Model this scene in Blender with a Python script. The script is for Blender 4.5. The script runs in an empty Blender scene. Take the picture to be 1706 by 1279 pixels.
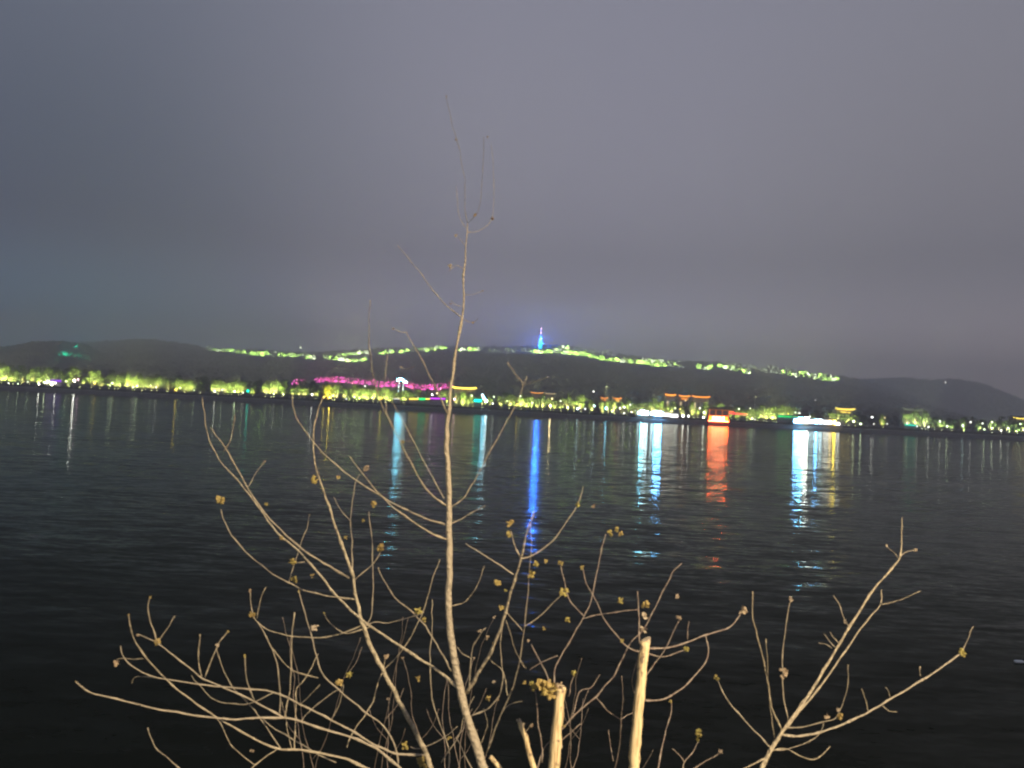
import bpy, math, random
from mathutils import Vector, Matrix, noise

# ------------------------------------------------------------------ camera, sky, lamp light, exposure
S = bpy.context.scene
COL = S.collection
CAM_Z = 8.0
F = 1289.0                     # focal length in photo pixels (photo 1706 x 1279)
PITCH, ROLL = math.radians(1.58), math.radians(2.85)
ROT = Matrix.Rotation(math.radians(90) + PITCH, 3, 'X') @ Matrix.Rotation(ROLL, 3, 'Z')
camd = bpy.data.cameras.new('camera')
camd.sensor_width = 36.0
camd.lens = 36.0 * F / 1706.0
camd.clip_start, camd.clip_end = 0.1, 20000
camd.dof.use_dof = True
camd.dof.focus_distance = 25.0
camd.dof.aperture_fstop = 6.0
cam = bpy.data.objects.new('camera', camd)
COL.objects.link(cam)
cam.matrix_world = Matrix.Translation((0, 0, CAM_Z)) @ ROT.to_4x4()
S.camera = cam

HAZE_DENSITY = 0.00066
FLOOD_POWER = 115000.0
LAMP_POWER = 5600.0

world = bpy.data.worlds.new('World')
S.world = world
world.use_nodes = True
wn, wl = world.node_tree.nodes, world.node_tree.links
wn.clear()


def srgb(r, g, b):
    f = lambda c: (c / 255 / 12.92) if c / 255 <= 0.04045 else ((c / 255 + 0.055) / 1.055) ** 2.4
    return (f(r), f(g), f(b), 1.0)


def ramp01(val, a, b):
    n = wn.new('ShaderNodeMapRange'); n.interpolation_type = 'SMOOTHSTEP'
    n.inputs['From Min'].default_value = a; n.inputs['From Max'].default_value = b
    wl.new(val, n.inputs['Value']); return n.outputs['Result']


def wmix(fac, a, b):
    n = wn.new('ShaderNodeMix'); n.data_type = 'RGBA'
    wl.new(fac, n.inputs[0])
    for s, v in ((n.inputs[6], a), (n.inputs[7], b)):
        if isinstance(v, tuple): s.default_value = v
        else: wl.new(v, s)
    return n.outputs[2]


def wmath(op, a, b):
    n = wn.new('ShaderNodeMath'); n.operation = op
    for s, v in ((n.inputs[0], a), (n.inputs[1], b)):
        if isinstance(v, (int, float)): s.default_value = v
        else: wl.new(v, s)
    return n.outputs[0]


# overcast city night: grey-violet cloud lit by the town, darker and bluer upstream, faint teal glow low there
tc = wn.new('ShaderNodeTexCoord')
sep = wn.new('ShaderNodeSeparateXYZ'); wl.new(tc.outputs['Generated'], sep.inputs[0])
X_, Y_, Z_ = sep.outputs
ns = wn.new('ShaderNodeTexNoise'); ns.inputs['Scale'].default_value = 1.6; ns.inputs['Detail'].default_value = 3
wl.new(tc.outputs['Generated'], ns.inputs['Vector'])
xw = wmath('ADD', X_, wmath('MULTIPLY', wmath('SUBTRACT', ns.outputs['Fac'], 0.5), 0.12))
c = wmix(ramp01(xw, 0.0, -0.52), srgb(136, 134, 150), srgb(62, 74, 92))
c = wmix(ramp01(xw, 0.12, 0.6), c, srgb(121, 119, 126))
low = ramp01(Z_, 0.20, 0.0)
c = wmix(wmath('MULTIPLY', low, ramp01(xw, -0.22, -0.55)), c, srgb(22, 88, 108))
c = wmix(wmath('MULTIPLY', low, ramp01(xw, 0.12, 0.58)), c, srgb(142, 128, 129))
c = wmix(wmath('MULTIPLY', ramp01(Z_, 0.18, 0.55), 0.55), c, srgb(112, 115, 128))
c = wmix(ramp01(Z_, 0.5, 1.0), c, srgb(126, 129, 142))
bg = wn.new('ShaderNodeBackground'); wl.new(c, bg.inputs['Color']); wl.new(wmath('MULTIPLY', wmath('ADD', 1.0, wmath('MULTIPLY', ramp01(Z_, 0.20, 0.0), 2.7)), 1.33), bg.inputs['Strength'])
wo = wn.new('ShaderNodeOutputWorld'); wl.new(bg.outputs[0], wo.inputs['Surface'])

sun = bpy.data.lights.new('moon_through_cloud', 'SUN')
sun.energy = 0.01; sun.angle = math.radians(20); sun.color = (0.9, 0.95, 1.0)
so = bpy.data.objects.new('moon_through_cloud', sun); COL.objects.link(so)
so.rotation_euler = (math.radians(35), 0, math.radians(25))

S.view_settings.view_transform = 'Standard'
S.view_settings.look = 'None'
S.view_settings.exposure = 0.0
S.view_settings.gamma = 1.0
S.view_settings.use_curve_mapping = False
S.render.engine = 'CYCLES'
cy = S.cycles
cy.use_denoising = True
cy.max_bounces = 4; cy.diffuse_bounces = 1; cy.glossy_bounces = 2; cy.transmission_bounces = 1
cy.volume_bounces = 0; cy.transparent_max_bounces = 6
cy.sample_clamp_indirect = 2.0
cy.sample_clamp_direct = 0.0
cy.caustics_reflective = False; cy.caustics_refractive = False
cy.filter_width = 2.1
try: cy.use_light_tree = True
except Exception: pass

# ------------------------------------------------------------------ helpers
rng = random.Random(7)


def ray(px, py):
    return ROT @ Vector(((px - 853.0) / F, -(py - 639.5) / F, -1.0))


def pt(px, py, Y):
    d = ray(px, py); k = Y / d.y
    return Vector((d.x * k, Y, CAM_Z + d.z * k))


def X_at(px, py, Y): return pt(px, py, Y).x


def smooth(t):
    t = max(0.0, min(1.0, t)); return t * t * (3 - 2 * t)


def interp(tab, x):
    if x <= tab[0][0]: return tab[0][1]
    for (a, va), (b, vb) in zip(tab, tab[1:]):
        if x <= b: return va + (vb - va) * (x - a) / (b - a)
    return tab[-1][1]


def link(name, mesh, parent=None, loc=None, rot=None, scale=None):
    o = bpy.data.objects.new(name, mesh); COL.objects.link(o)
    if parent is not None: o.parent = parent
    if loc is not None: o.location = loc
    if rot is not None: o.rotation_euler = rot
    if scale is not None: o.scale = scale if hasattr(scale, '__len__') else (scale,) * 3
    return o


def tag(o, label=None, cat=None, group=None, kind=None):
    if label: o['label'] = label
    if cat: o['category'] = cat
    if group: o['group'] = group
    if kind: o['kind'] = kind
    return o


class MB:
    def __init__(s): s.v, s.f = [], []

    def add(s, v, f):
        n = len(s.v); s.v += [tuple(p) for p in v]; s.f += [tuple(i + n for i in q) for q in f]

    def box(s, x0, x1, y0, y1, z0, z1):
        s.add([(x0, y0, z0), (x1, y0, z0), (x1, y1, z0), (x0, y1, z0), (x0, y0, z1), (x1, y0, z1), (x1, y1, z1), (x0, y1, z1)],
              [(0, 3, 2, 1), (4, 5, 6, 7), (0, 1, 5, 4), (1, 2, 6, 5), (2, 3, 7, 6), (3, 0, 4, 7)])

    def ball(s, c, r, n=8, m=6, sq=1.0):
        v, f = [], []
        for i in range(1, m):
            a = math.pi * i / m
            for j in range(n):
                b = 2 * math.pi * j / n
                v.append((c[0] + r * math.sin(a) * math.cos(b), c[1] + r * math.sin(a) * math.sin(b), c[2] + r * sq * math.cos(a)))
        t = len(v); v += [(c[0], c[1], c[2] + r * sq), (c[0], c[1], c[2] - r * sq)]
        for i in range(m - 2):
            for j in range(n):
                k = (j + 1) % n
                f.append((i * n + j, (i + 1) * n + j, (i + 1) * n + k, i * n + k))
        for j in range(n):
            k = (j + 1) % n
            f.append((t, j, k)); f.append((t + 1, (m - 2) * n + k, (m - 2) * n + j))
        s.add(v, f)

    def tube(s, P, R, n=7, cap=True):
        P = [Vector(p) for p in P]
        if not hasattr(R, '__len__'): R = [R] * len(P)
        v, f = [], []
        up = Vector((0.13, 1, 0.07)).normalized()
        for i, p in enumerate(P):
            t = (P[min(i + 1, len(P) - 1)] - P[max(i - 1, 0)])
            t = t.normalized() if t.length > 1e-9 else Vector((0, 0, 1))
            a = up - t * up.dot(t)
            if a.length < 1e-3: a = Vector((1, 0, 0)) - t * t.x
            a.normalize(); up = a; b = t.cross(a)
            for j in range(n):
                w = 2 * math.pi * j / n
                v.append(p + (a * math.cos(w) + b * math.sin(w)) * R[i])
        for i in range(len(P) - 1):
            for j in range(n):
                k = (j + 1) % n
                f.append((i * n + j, i * n + k, (i + 1) * n + k, (i + 1) * n + j))
        if cap:
            f.append(tuple(range(n - 1, -1, -1))); f.append(tuple(range((len(P) - 1) * n, len(P) * n)))
        s.add(v, f)

    def mesh(s, name, mat, sm=False):
        me = bpy.data.meshes.new(name); me.from_pydata(s.v, [], s.f); me.update()
        if mat: me.materials.append(mat)
        if sm: me.polygons.foreach_set('use_smooth', [True] * len(me.polygons))
        return me

    def build(s, name, mat, parent=None, sm=False, **k):
        return link(name, s.mesh(name, mat, sm), parent, **k)


def empty(name, loc, rz=0):
    o = bpy.data.objects.new(name, None); COL.objects.link(o)
    o.location = loc; o.rotation_euler = (0, 0, rz); o.empty_display_size = 0.3
    return o


def ordinal(n):
    w = ['zeroth', 'first', 'second', 'third', 'fourth', 'fifth', 'sixth', 'seventh', 'eighth', 'ninth', 'tenth', 'eleventh', 'twelfth']
    return w[n] if n < len(w) else '%d%s' % (n, 'th' if 10 < n % 100 < 14 else {1: 'st', 2: 'nd', 3: 'rd'}.get(n % 10, 'th'))


# ------------------------------------------------------------------ materials
def mat(name, base, rough=0.8, var=None, scale=5.0, bump=0.0, spec=0.3, metal=0.0, trans=0.0, detail=5, objrand=None):
    m = bpy.data.materials.new(name); m.use_nodes = True
    n, l = m.node_tree.nodes, m.node_tree.links
    b = n['Principled BSDF']
    b.inputs['Roughness'].default_value = rough
    b.inputs['Specular IOR Level'].default_value = spec
    b.inputs['Metallic'].default_value = metal
    col = None
    if var:
        t = n.new('ShaderNodeTexCoord'); z = n.new('ShaderNodeTexNoise')
        z.inputs['Scale'].default_value = scale; z.inputs['Detail'].default_value = detail
        l.new(t.outputs['Object'], z.inputs['Vector'])
        r = n.new('ShaderNodeValToRGB'); l.new(z.outputs['Fac'], r.inputs['Fac'])
        r.color_ramp.elements[0].position = 0.35; r.color_ramp.elements[1].position = 0.65
        r.color_ramp.elements[0].color = (*base, 1); r.color_ramp.elements[1].color = (*var, 1)
        col = r.outputs['Color']
        if bump:
            u = n.new('ShaderNodeBump'); u.inputs['Strength'].default_value = bump; u.inputs['Distance'].default_value = 0.02
            l.new(z.outputs['Fac'], u.inputs['Height']); l.new(u.outputs['Normal'], b.inputs['Normal'])
    if objrand:
        oi = n.new('ShaderNodeObjectInfo'); r2 = n.new('ShaderNodeMix'); r2.data_type = 'RGBA'
        l.new(oi.outputs['Random'], r2.inputs[0])
        if col is not None: l.new(col, r2.inputs[6])
        else: r2.inputs[6].default_value = (*base, 1)
        r2.inputs[7].default_value = (*objrand, 1); col = r2.outputs[2]
    if col is not None: l.new(col, b.inputs['Base Color'])
    else: b.inputs['Base Color'].default_value = (*base, 1)
    if trans:
        tr = n.new('ShaderNodeBsdfTranslucent'); mx = n.new('ShaderNodeMixShader'); mx.inputs[0].default_value = trans
        if col is not None: l.new(col, tr.inputs['Color'])
        else: tr.inputs['Color'].default_value = (*base, 1)
        l.new(b.outputs[0], mx.inputs[1]); l.new(tr.outputs[0], mx.inputs[2])
        l.new(mx.outputs[0], n['Material Output'].inputs['Surface'])
    return m


def emit(name, colr, strength):
    m = bpy.data.materials.new(name); m.use_nodes = True
    n, l = m.node_tree.nodes, m.node_tree.links
    n.clear(); e = n.new('ShaderNodeEmission'); o = n.new('ShaderNodeOutputMaterial')
    e.inputs['Color'].default_value = (*colr, 1); e.inputs['Strength'].default_value = strength
    l.new(e.outputs[0], o.inputs['Surface'])
    return m


M = {
    'bark': mat('grey_brown_bark', (0.24, 0.20, 0.14), 0.85, (0.46, 0.39, 0.27), 70, 0.8, objrand=(0.33, 0.28, 0.21)),
    'twig': mat('pale_twig_bark', (0.30, 0.25, 0.20), 0.8, (0.18, 0.13, 0.11), 90, 0.4),
    'cut': mat('sawn_wood', (0.66, 0.55, 0.38), 0.8, (0.5, 0.38, 0.24), 80),
    'young_leaf': mat('young_leaf', (0.46, 0.42, 0.12), 0.6, (0.22, 0.17, 0.05), 90, trans=0.3, objrand=(0.44, 0.32, 0.12)),
    'dry_leaf': mat('dry_leaf', (0.44, 0.33, 0.20), 0.8, (0.24, 0.15, 0.09), 60, trans=0.25, objrand=(0.46, 0.38, 0.28)),
    'foliage': mat('tree_foliage', (0.07, 0.11, 0.03), 0.7, (0.12, 0.15, 0.04), 0.5, trans=0.45, spec=0.15),
    'dark_foliage': mat('dark_tree_foliage', (0.025, 0.042, 0.018), 0.8, (0.05, 0.065, 0.025), 0.4, trans=0.2, spec=0.1),
    'hill_forest': mat('hill_forest_foliage', (0.035, 0.045, 0.028), 0.9, (0.06, 0.07, 0.042), 0.02, spec=0.05),
    'trunk': mat('tree_trunk_bark', (0.10, 0.075, 0.05), 0.9, (0.16, 0.12, 0.08), 2),
    'soil': mat('dark_hill_soil', (0.035, 0.04, 0.025), 0.95, (0.06, 0.06, 0.035), 0.02, spec=0.05),
    'bankstone': mat('embankment_stone', (0.07, 0.068, 0.065), 0.85, (0.12, 0.115, 0.105), 0.4, spec=0.2),
    'coping': mat('pale_coping_stone', (0.26, 0.25, 0.23), 0.85, (0.34, 0.33, 0.30), 0.3),
    'paving': mat('promenade_paving', (0.16, 0.15, 0.14), 0.85, (0.24, 0.23, 0.21), 1.5),
    'grass': mat('river_bank_grass', (0.04, 0.055, 0.02), 0.9, (0.08, 0.085, 0.035), 3),
    'blade': mat('grass_blades', (0.06, 0.08, 0.03), 0.8, (0.12, 0.11, 0.05), 4, trans=0.3),
    'metal': mat('dark_painted_metal', (0.06, 0.065, 0.07), 0.45, metal=0.6),
    'wall': mat('plastered_wall', (0.30, 0.28, 0.25), 0.85, (0.38, 0.36, 0.32), 0.5),
    'rooftile': mat('grey_roof_tiles', (0.06, 0.06, 0.065), 0.7, (0.10, 0.10, 0.10), 1.2),
    'redwood': mat('red_painted_timber', (0.35, 0.05, 0.03), 0.6, (0.25, 0.035, 0.02), 2),
    'white_metal': mat('white_painted_steel', (0.75, 0.75, 0.75), 0.5),
    'deck': mat('timber_deck', (0.14, 0.10, 0.07), 0.8, (0.2, 0.15, 0.1), 3),
    'plastic': mat('clear_white_plastic', (0.7, 0.72, 0.72), 0.25, spec=0.5),
    'glass_dark': mat('dark_window_glass', (0.02, 0.025, 0.03), 0.1, spec=0.6),
}


def peeled_wood():
    m = bpy.data.materials.new('peeled_pale_wood'); m.use_nodes = True
    n, l = m.node_tree.nodes, m.node_tree.links; b = n['Principled BSDF']; b.inputs['Roughness'].default_value = .75
    t = n.new('ShaderNodeTexCoord'); mp = n.new('ShaderNodeMapping'); mp.inputs['Scale'].default_value = (150, 150, 9); l.new(t.outputs['Object'], mp.inputs['Vector'])
    a = n.new('ShaderNodeTexNoise'); a.inputs['Scale'].default_value = 1; a.inputs['Detail'].default_value = 6; l.new(mp.outputs[0], a.inputs['Vector'])
    r = n.new('ShaderNodeValToRGB'); l.new(a.outputs['Fac'], r.inputs['Fac'])
    r.color_ramp.elements[0].position = .34; r.color_ramp.elements[0].color = (.30, .19, .09, 1); r.color_ramp.elements[1].position = .52; r.color_ramp.elements[1].color = (.64, .50, .28, 1)
    q = n.new('ShaderNodeTexNoise'); q.inputs['Scale'].default_value = 38; q.inputs['Detail'].default_value = 4; l.new(t.outputs['Object'], q.inputs['Vector'])
    k = n.new('ShaderNodeValToRGB'); l.new(q.outputs['Fac'], k.inputs['Fac'])
    k.color_ramp.elements[0].position = .60; k.color_ramp.elements[0].color = (0, 0, 0, 1); k.color_ramp.elements[1].position = .67; k.color_ramp.elements[1].color = (1, 1, 1, 1)
    x = n.new('ShaderNodeMix'); x.data_type = 'RGBA'; l.new(k.outputs['Color'], x.inputs[0]); l.new(r.outputs['Color'], x.inputs[6]); x.inputs[7].default_value = (.17, .12, .08, 1)
    l.new(x.outputs[2], b.inputs['Base Color'])
    u = n.new('ShaderNodeBump'); u.inputs['Strength'].default_value = .7; u.inputs['Distance'].default_value = .004; l.new(a.outputs['Fac'], u.inputs['Height']); l.new(u.outputs[0], b.inputs['Normal'])
    return m


M['peeled'] = peeled_wood()
COLR = {
    'white': (1.0, 0.97, 0.92), 'cool': (0.62, 0.86, 1.0), 'cyan': (0.18, 0.66, 1.0), 'blue': (0.02, 0.16, 1.0),
    'azure': (0.0, 0.62, 1.0), 'warm': (1.0, 0.72, 0.38), 'gold': (1.0, 0.70, 0.08), 'orange': (1.0, 0.32, 0.03),
    'red': (1.0, 0.09, 0.02), 'crimson': (1.0, 0.02, 0.07), 'green': (0.02, 1.0, 0.22), 'teal': (0.0, 0.85, 0.62),
    'purple': (0.35, 0.06, 1.0), 'violet': (0.70, 0.04, 1.0), 'pink': (1.0, 0.55, 0.85), 'yellowgreen': (0.93, 1.0, 0.40),
    'palegreen': (0.85, 1.0, 0.62), 'sky': (0.15, 0.46, 1.0)}
_em = {}


def EM(cname, s, small=False):
    k = (cname, s, small)
    if k not in _em:
        _em[k] = emit('lit_%s_%s' % (cname, str(s).replace('.', '_')), COLR[cname], s)
        if small: _em[k].cycles.emission_sampling = 'NONE'
    return _em[k]


# ------------------------------------------------------------------ the river
def water_material():
    m = bpy.data.materials.new('river_water'); m.use_nodes = True
    n, l = m.node_tree.nodes, m.node_tree.links
    g = n.new('ShaderNodeNewGeometry')
    acc = None
    # long-crested wavelets: (stretch across the wind, size along it, slope x, slope y)
    for sc, ax, ay in (((0.5, 1.8, 1), 0.055, 0.14), ((0.12, 0.42, 1), 0.022, 0.07), ((2.2, 6.0, 1), 0.055, 0.09)):
        mp = n.new('ShaderNodeMapping'); mp.inputs['Scale'].default_value = sc
        mp.inputs['Rotation'].default_value = (0, 0, 0.06 * sc[0])
        l.new(g.outputs['Position'], mp.inputs['Vector'])
        t = n.new('ShaderNodeTexNoise'); t.inputs['Scale'].default_value = 1.0
        t.inputs['Detail'].default_value = 2.0; t.inputs['Roughness'].default_value = 0.5
        l.new(mp.outputs['Vector'], t.inputs['Vector'])
        s1 = n.new('ShaderNodeVectorMath'); s1.operation = 'SUBTRACT'; s1.inputs[1].default_value = (0.5, 0.5, 0.5)
        l.new(t.outputs['Color'], s1.inputs[0])
        s2 = n.new('ShaderNodeVectorMath'); s2.operation = 'MULTIPLY'; s2.inputs[1].default_value = (ax * 2, ay * 2, 0)
        l.new(s1.outputs[0], s2.inputs[0])
        if acc is None: acc = s2.outputs[0]
        else:
            a = n.new('ShaderNodeVectorMath'); a.operation = 'ADD'
            l.new(acc, a.inputs[0]); l.new(s2.outputs[0], a.inputs[1]); acc = a.outputs[0]
    pm = n.new('ShaderNodeMapping'); pm.inputs['Scale'].default_value = (0.012, 0.035, 1); l.new(g.outputs['Position'], pm.inputs['Vector'])
    pn = n.new('ShaderNodeTexNoise'); pn.inputs['Scale'].default_value = 1.0; pn.inputs['Detail'].default_value = 3; l.new(pm.outputs[0], pn.inputs['Vector'])
    pr = n.new('ShaderNodeMapRange'); pr.inputs['From Min'].default_value = .35; pr.inputs['From Max'].default_value = .65
    pr.inputs['To Min'].default_value = .55; pr.inputs['To Max'].default_value = 1.25; l.new(pn.outputs['Fac'], pr.inputs['Value'])
    ps = n.new('ShaderNodeVectorMath'); ps.operation = 'SCALE'; l.new(acc, ps.inputs[0]); l.new(pr.outputs[0], ps.inputs['Scale']); acc = ps.outputs[0]
    a = n.new('ShaderNodeVectorMath'); a.operation = 'ADD'; a.inputs[1].default_value = (0, 0, 1)
    l.new(acc, a.inputs[0])
    z = n.new('ShaderNodeVectorMath'); z.operation = 'NORMALIZE'
    l.new(a.outputs[0], z.inputs[0])
    fr = n.new('ShaderNodeFresnel'); fr.inputs['IOR'].default_value = 1.075; l.new(z.outputs[0], fr.inputs['Normal'])
    df = n.new('ShaderNodeBsdfDiffuse'); df.inputs['Color'].default_value = (0.007, 0.010, 0.006, 1)       # silty water body
    gl = n.new('ShaderNodeBsdfGlossy'); gl.inputs['Color'].default_value = (0.95, 1.0, 0.90, 1); gl.inputs['Roughness'].default_value = 0.10
    l.new(z.outputs[0], gl.inputs['Normal']); l.new(z.outputs[0], df.inputs['Normal'])
    mx = n.new('ShaderNodeMixShader'); l.new(fr.outputs[0], mx.inputs[0]); l.new(df.outputs[0], mx.inputs[1]); l.new(gl.outputs[0], mx.inputs[2])
    l.new(mx.outputs[0], n['Material Output'].inputs['Surface']); n.remove(n['Principled BSDF'])
    return m


BANK_Y = 600.0
mb = MB(); mb.add([(-2500, 11.0, 0), (2500, 11.0, 0), (2500, BANK_Y + 2, 0), (-2500, BANK_Y + 2, 0)], [(0, 1, 2, 3)])
tag(mb.build('river_water', water_material()), 'dark rippled river with coloured light reflections', kind='structure')

# ------------------------------------------------------------------ ground on this side
prof = [(-40, 6.35), (1.5, 6.35), (3.2, 5.95), (6.0, 4.2), (9.0, 2.2), (12.5, -0.3), (16, -2.2)]


def near_ground(y): return interp(prof, y)


mb = MB(); xs = [-60 + i * 2 for i in range(61)]; ys = [-40, -10, 0, 1.5, 2.3, 3.2, 4.2, 5.2, 6, 7, 8, 9, 10.2, 11.4, 12.5, 16]
for y in ys:
    for x in xs:
        w = 0.12 * noise.noise(Vector((x * 0.4, y * 0.7, 3))) if y > 2 else 0
        mb.v.append((x, y, near_ground(y) + w))
for i in range(len(ys) - 1):
    for j in range(len(xs) - 1):
        k = i * len(xs) + j; mb.f.append((k, k + 1, k + len(xs) + 1, k + len(xs)))
tag(mb.build('grassy_bank', M['grass'], sm=True), 'grassy near river bank below the shrubs', kind='structure')
mb = MB(); mb.box(-60, 60, -40, 1.2, 6.30, 6.362)
tag(mb.build('footpath', M['paving']), 'paved riverside footpath behind the shrubs', kind='structure')
mb = MB()
for i in range(5000):
    x, y = rng.uniform(-9, 9), rng.uniform(1.6, 9.5)
    z = near_ground(y) - 0.03; h = rng.uniform(0.05, 0.16) * (1 if y > 3 else 0.7); a = rng.uniform(0, 6.3)
    dx, dy = math.cos(a) * 0.006, math.sin(a) * 0.006; lx, ly = rng.uniform(-.05, .05), rng.uniform(-.05, .05)
    mb.add([(x - dx, y - dy, z), (x + dx, y + dy, z), (x + lx, y + ly, z + h + 0.03)], [(0, 1, 2)])
tag(mb.build('bank_grass', M['blade']), 'short rough grass on the near bank', 'grass', kind='stuff')


# ------------------------------------------------------------------ far shore terrain and hills
def crest_tab(pts, Y, dy=0):
    t = []
    for px, py in pts:
        p = pt(px, py + dy, Y); t.append((p.x, p.z))
    return t


MAIN_Y = 2700.0
MAIN = crest_tab([(-200, 600), (-20, 588), (60, 578), (150, 574), (220, 569), (262, 570), (320, 579), (350, 584), (430, 588), (500, 591), (530, 592),
                  (600, 586), (680, 584), (740, 580), (800, 582), (850, 582), (900, 580), (935, 578), (1000, 589), (1080, 600),
                  (1140, 606), (1200, 607), (1260, 613), (1330, 622), (1400, 631), (1440, 638), (1500, 655), (1560, 680), (1700, 730)], MAIN_Y)
FAR_Y = 3300.0
FARH = crest_tab([(1250, 700), (1340, 668), (1420, 638), (1460, 637), (1500, 635), (1560, 638), (1600, 637), (1640, 646), (1680, 662), (1706, 672), (1760, 690), (1850, 715)], FAR_Y)
LEFT_Y = 1700.0
LEFTH = crest_tab([(-120, 592), (-40, 580), (10, 578), (50, 571), (100, 569), (140, 574), (175, 592), (215, 615), (250, 640), (300, 660)], LEFT_Y, 8)


def main_h(x, y):
    H = max(0.0, interp(MAIN, x * MAIN_Y / max(y, 400.0)) - 5)
    t = (y - 820.0) / (MAIN_Y - 820.0)
    if t <= 0: return 5.0
    k = t ** 1.25 if t < 1 else max(0.0, 1 - (t - 1) * 1.6)
    return 5 + H * k + 9 * noise.noise(Vector((x * 0.004, y * 0.004, 1))) * min(1, t * 2) * (1 - 0.8 * smooth((t - 0.8) * 5))


def far_h(x, y):
    H = max(0.0, interp(FARH, x * FAR_Y / max(y, 400.0)) - 5); t = (y - 2300.0) / (FAR_Y - 2300.0)
    if t <= 0 or H <= 0: return -5.0
    return -5 + (H + 10) * (smooth(t) if t < 1 else max(0, 1 - (t - 1) * 2))


def left_h(x, y):
    H = max(0.0, interp(LEFTH, x * LEFT_Y / max(y, 400.0)) - 5); t = (y - 1000.0) / (LEFT_Y - 1000.0)
    if t <= 0 or H <= 0: return -5.0
    return -5 + (H + 10) * (smooth(t) if t < 1 else max(0, 1 - (t - 1) * 2.5))


def terrain(name, label, fn, x0, x1, y0, y1, nx, ny):
    mb = MB()
    for j in range(ny + 1):
        for i in range(nx + 1):
            x = x0 + (x1 - x0) * i / nx; y = y0 + (y1 - y0) * j / ny
            mb.v.append((x, y, fn(x, y)))
    for j in range(ny):
        for i in range(nx):
            k = j * (nx + 1) + i; mb.f.append((k, k + 1, k + nx + 2, k + nx + 1))
    return tag(mb.build(name, M['soil'], sm=True), label, kind='structure')


terrain('long_wooded_hill', 'long dark hill behind the far shore', main_h, -2500, 2300, 815, 3400, 240, 64)
terrain('hazy_end_hill', 'paler hazy hill beyond the end of the long hill', far_h, 350, 3300, 2300, 3800, 110, 30)
terrain('near_dark_hill', 'nearer dark hill with a teal glow', left_h, -2000, -450, 1000, 2050, 70, 40)
mb = MB(); mb.add([(-2500, BANK_Y + 14, 5.0), (2500, BANK_Y + 14, 5.0), (3300, 4200, 4.9), (-3300, 4200, 4.9)], [(0, 1, 2, 3)])
tag(mb.build('far_shore_ground', M['soil']), 'flat dark ground of the far shore', kind='structure')

# forest cover: one canopy of rough crowns per hill
BLOBS = []                     # rough leafy crowns: scattered leaf sprays on a lumpy ball
for q in range(6):
    v = []
    for k in range(22):
        d = Vector((rng.gauss(0, 1), rng.gauss(0, 1), rng.gauss(0.25, 1))).normalized()
        c0 = d * rng.uniform(0.55, 1.0); n_ = (d + Vector((rng.uniform(-.6, .6), rng.uniform(-.6, .6), rng.uniform(-.3, .6)))).normalized()
        t1 = n_.orthogonal().normalized(); t2 = n_.cross(t1); s_ = rng.uniform(.26, .5)
        v += [c0 - t1 * s_, c0 + t2 * s_ * .7, c0 + t1 * s_, c0 - t2 * s_ * .7]
    BLOBS.append(v)
ICO = [(4 * k, 4 * k + 1, 4 * k + 2, 4 * k + 3) for k in range(22)]


CLEAR = set()


def clear(p, n=8):
    for dx in (-14, 0, 14):
        for dy in range(-25 * n, 26, 25): CLEAR.add(((p.x + dx) // 20, (p.y + dy) // 25))


def forest(name, label, fn, n, x0, x1, y0, y1, r0, r1, crest_y=None, crest_n=0, minh=8):
    mb = MB(); got = 0; tries = 0
    while got < n + crest_n and tries < 12 * (n + crest_n):
        tries += 1
        x = rng.uniform(x0, x1)
        y = rng.uniform(y0, y1) if got < n else crest_y + rng.uniform(-40, 25)
        z = fn(x, y)
        if z < minh or abs(x) > 0.80 * y + 60: continue
        if (x // 20, y // 25) in CLEAR: continue
        r = rng.uniform(r0, r1)
        if got >= n: r *= 0.8
        b = BLOBS[rng.randrange(6)]; ca, sa = math.cos(tries), math.sin(tries)
        mb.add([(x + r * (p.x * ca - p.y * sa), y + r * (p.x * sa + p.y * ca), z + r * 0.5 + r * 0.9 * p.z) for p in b], ICO)
        got += 1
    return tag(mb.build(name, M['hill_forest']), label, 'forest', kind='stuff')


def ground_hit(px, py, fn=main_h, y0=850, y1=MAIN_Y):
    d = ray(px, py); y = y0
    while y < y1:
        if CAM_Z + d.z * y / d.y <= fn(d.x * y / d.y, y): return Vector((d.x * y / d.y, y, fn(d.x * y / d.y, y)))
        y += 8
    x = d.x * y1 / d.y
    return Vector((x, y1, fn(x, y1)))


# ------------------------------------------------------------------ far embankment
def strip(name, label, m, prof, x0=-1500, x1=1500, n=120):
    mb = MB()
    for i in range(n + 1):
        x = x0 + (x1 - x0) * i / n
        for (y, z) in prof: mb.v.append((x, y, z))
    k = len(prof)
    for i in range(n):
        for j in range(k - 1):
            a = i * k + j; mb.f.append((a, a + k, a + k + 1, a + 1))
    return tag(mb.build(name, m), label, kind='structure')


strip('embankment_slope', 'dark stone embankment along the far shore', M['bankstone'], [(600, -1), (600.3, 0.4), (604.0, 3.0), (604.3, 3.05)])
strip('lower_walkway', 'pale lower walkway on the far embankment', M['coping'], [(604.3, 3.05), (608.0, 3.10), (608.02, 3.4)])
strip('upper_slope', 'planted upper slope of the far embankment', M['soil'], [(608.02, 3.4), (611.0, 4.8), (614.0, 5.0)])
mb = MB()
for i in range(2600):
    x = rng.uniform(-520, 520); y = rng.uniform(608.5, 613); z = interp([(608, 3.4), (611, 4.8), (614, 5.0)], y); r = rng.uniform(0.4, 1.0)
    b = BLOBS[i % 5]; mb.add([(x + r * 1.4 * p.x, y + r * p.y, z + r * 0.8 * p.z) for p in b], ICO)
tag(mb.build('embankment_undergrowth', M['dark_foliage']), 'low dark bushes along the top of the far embankment', 'undergrowth', kind='stuff')

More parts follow.
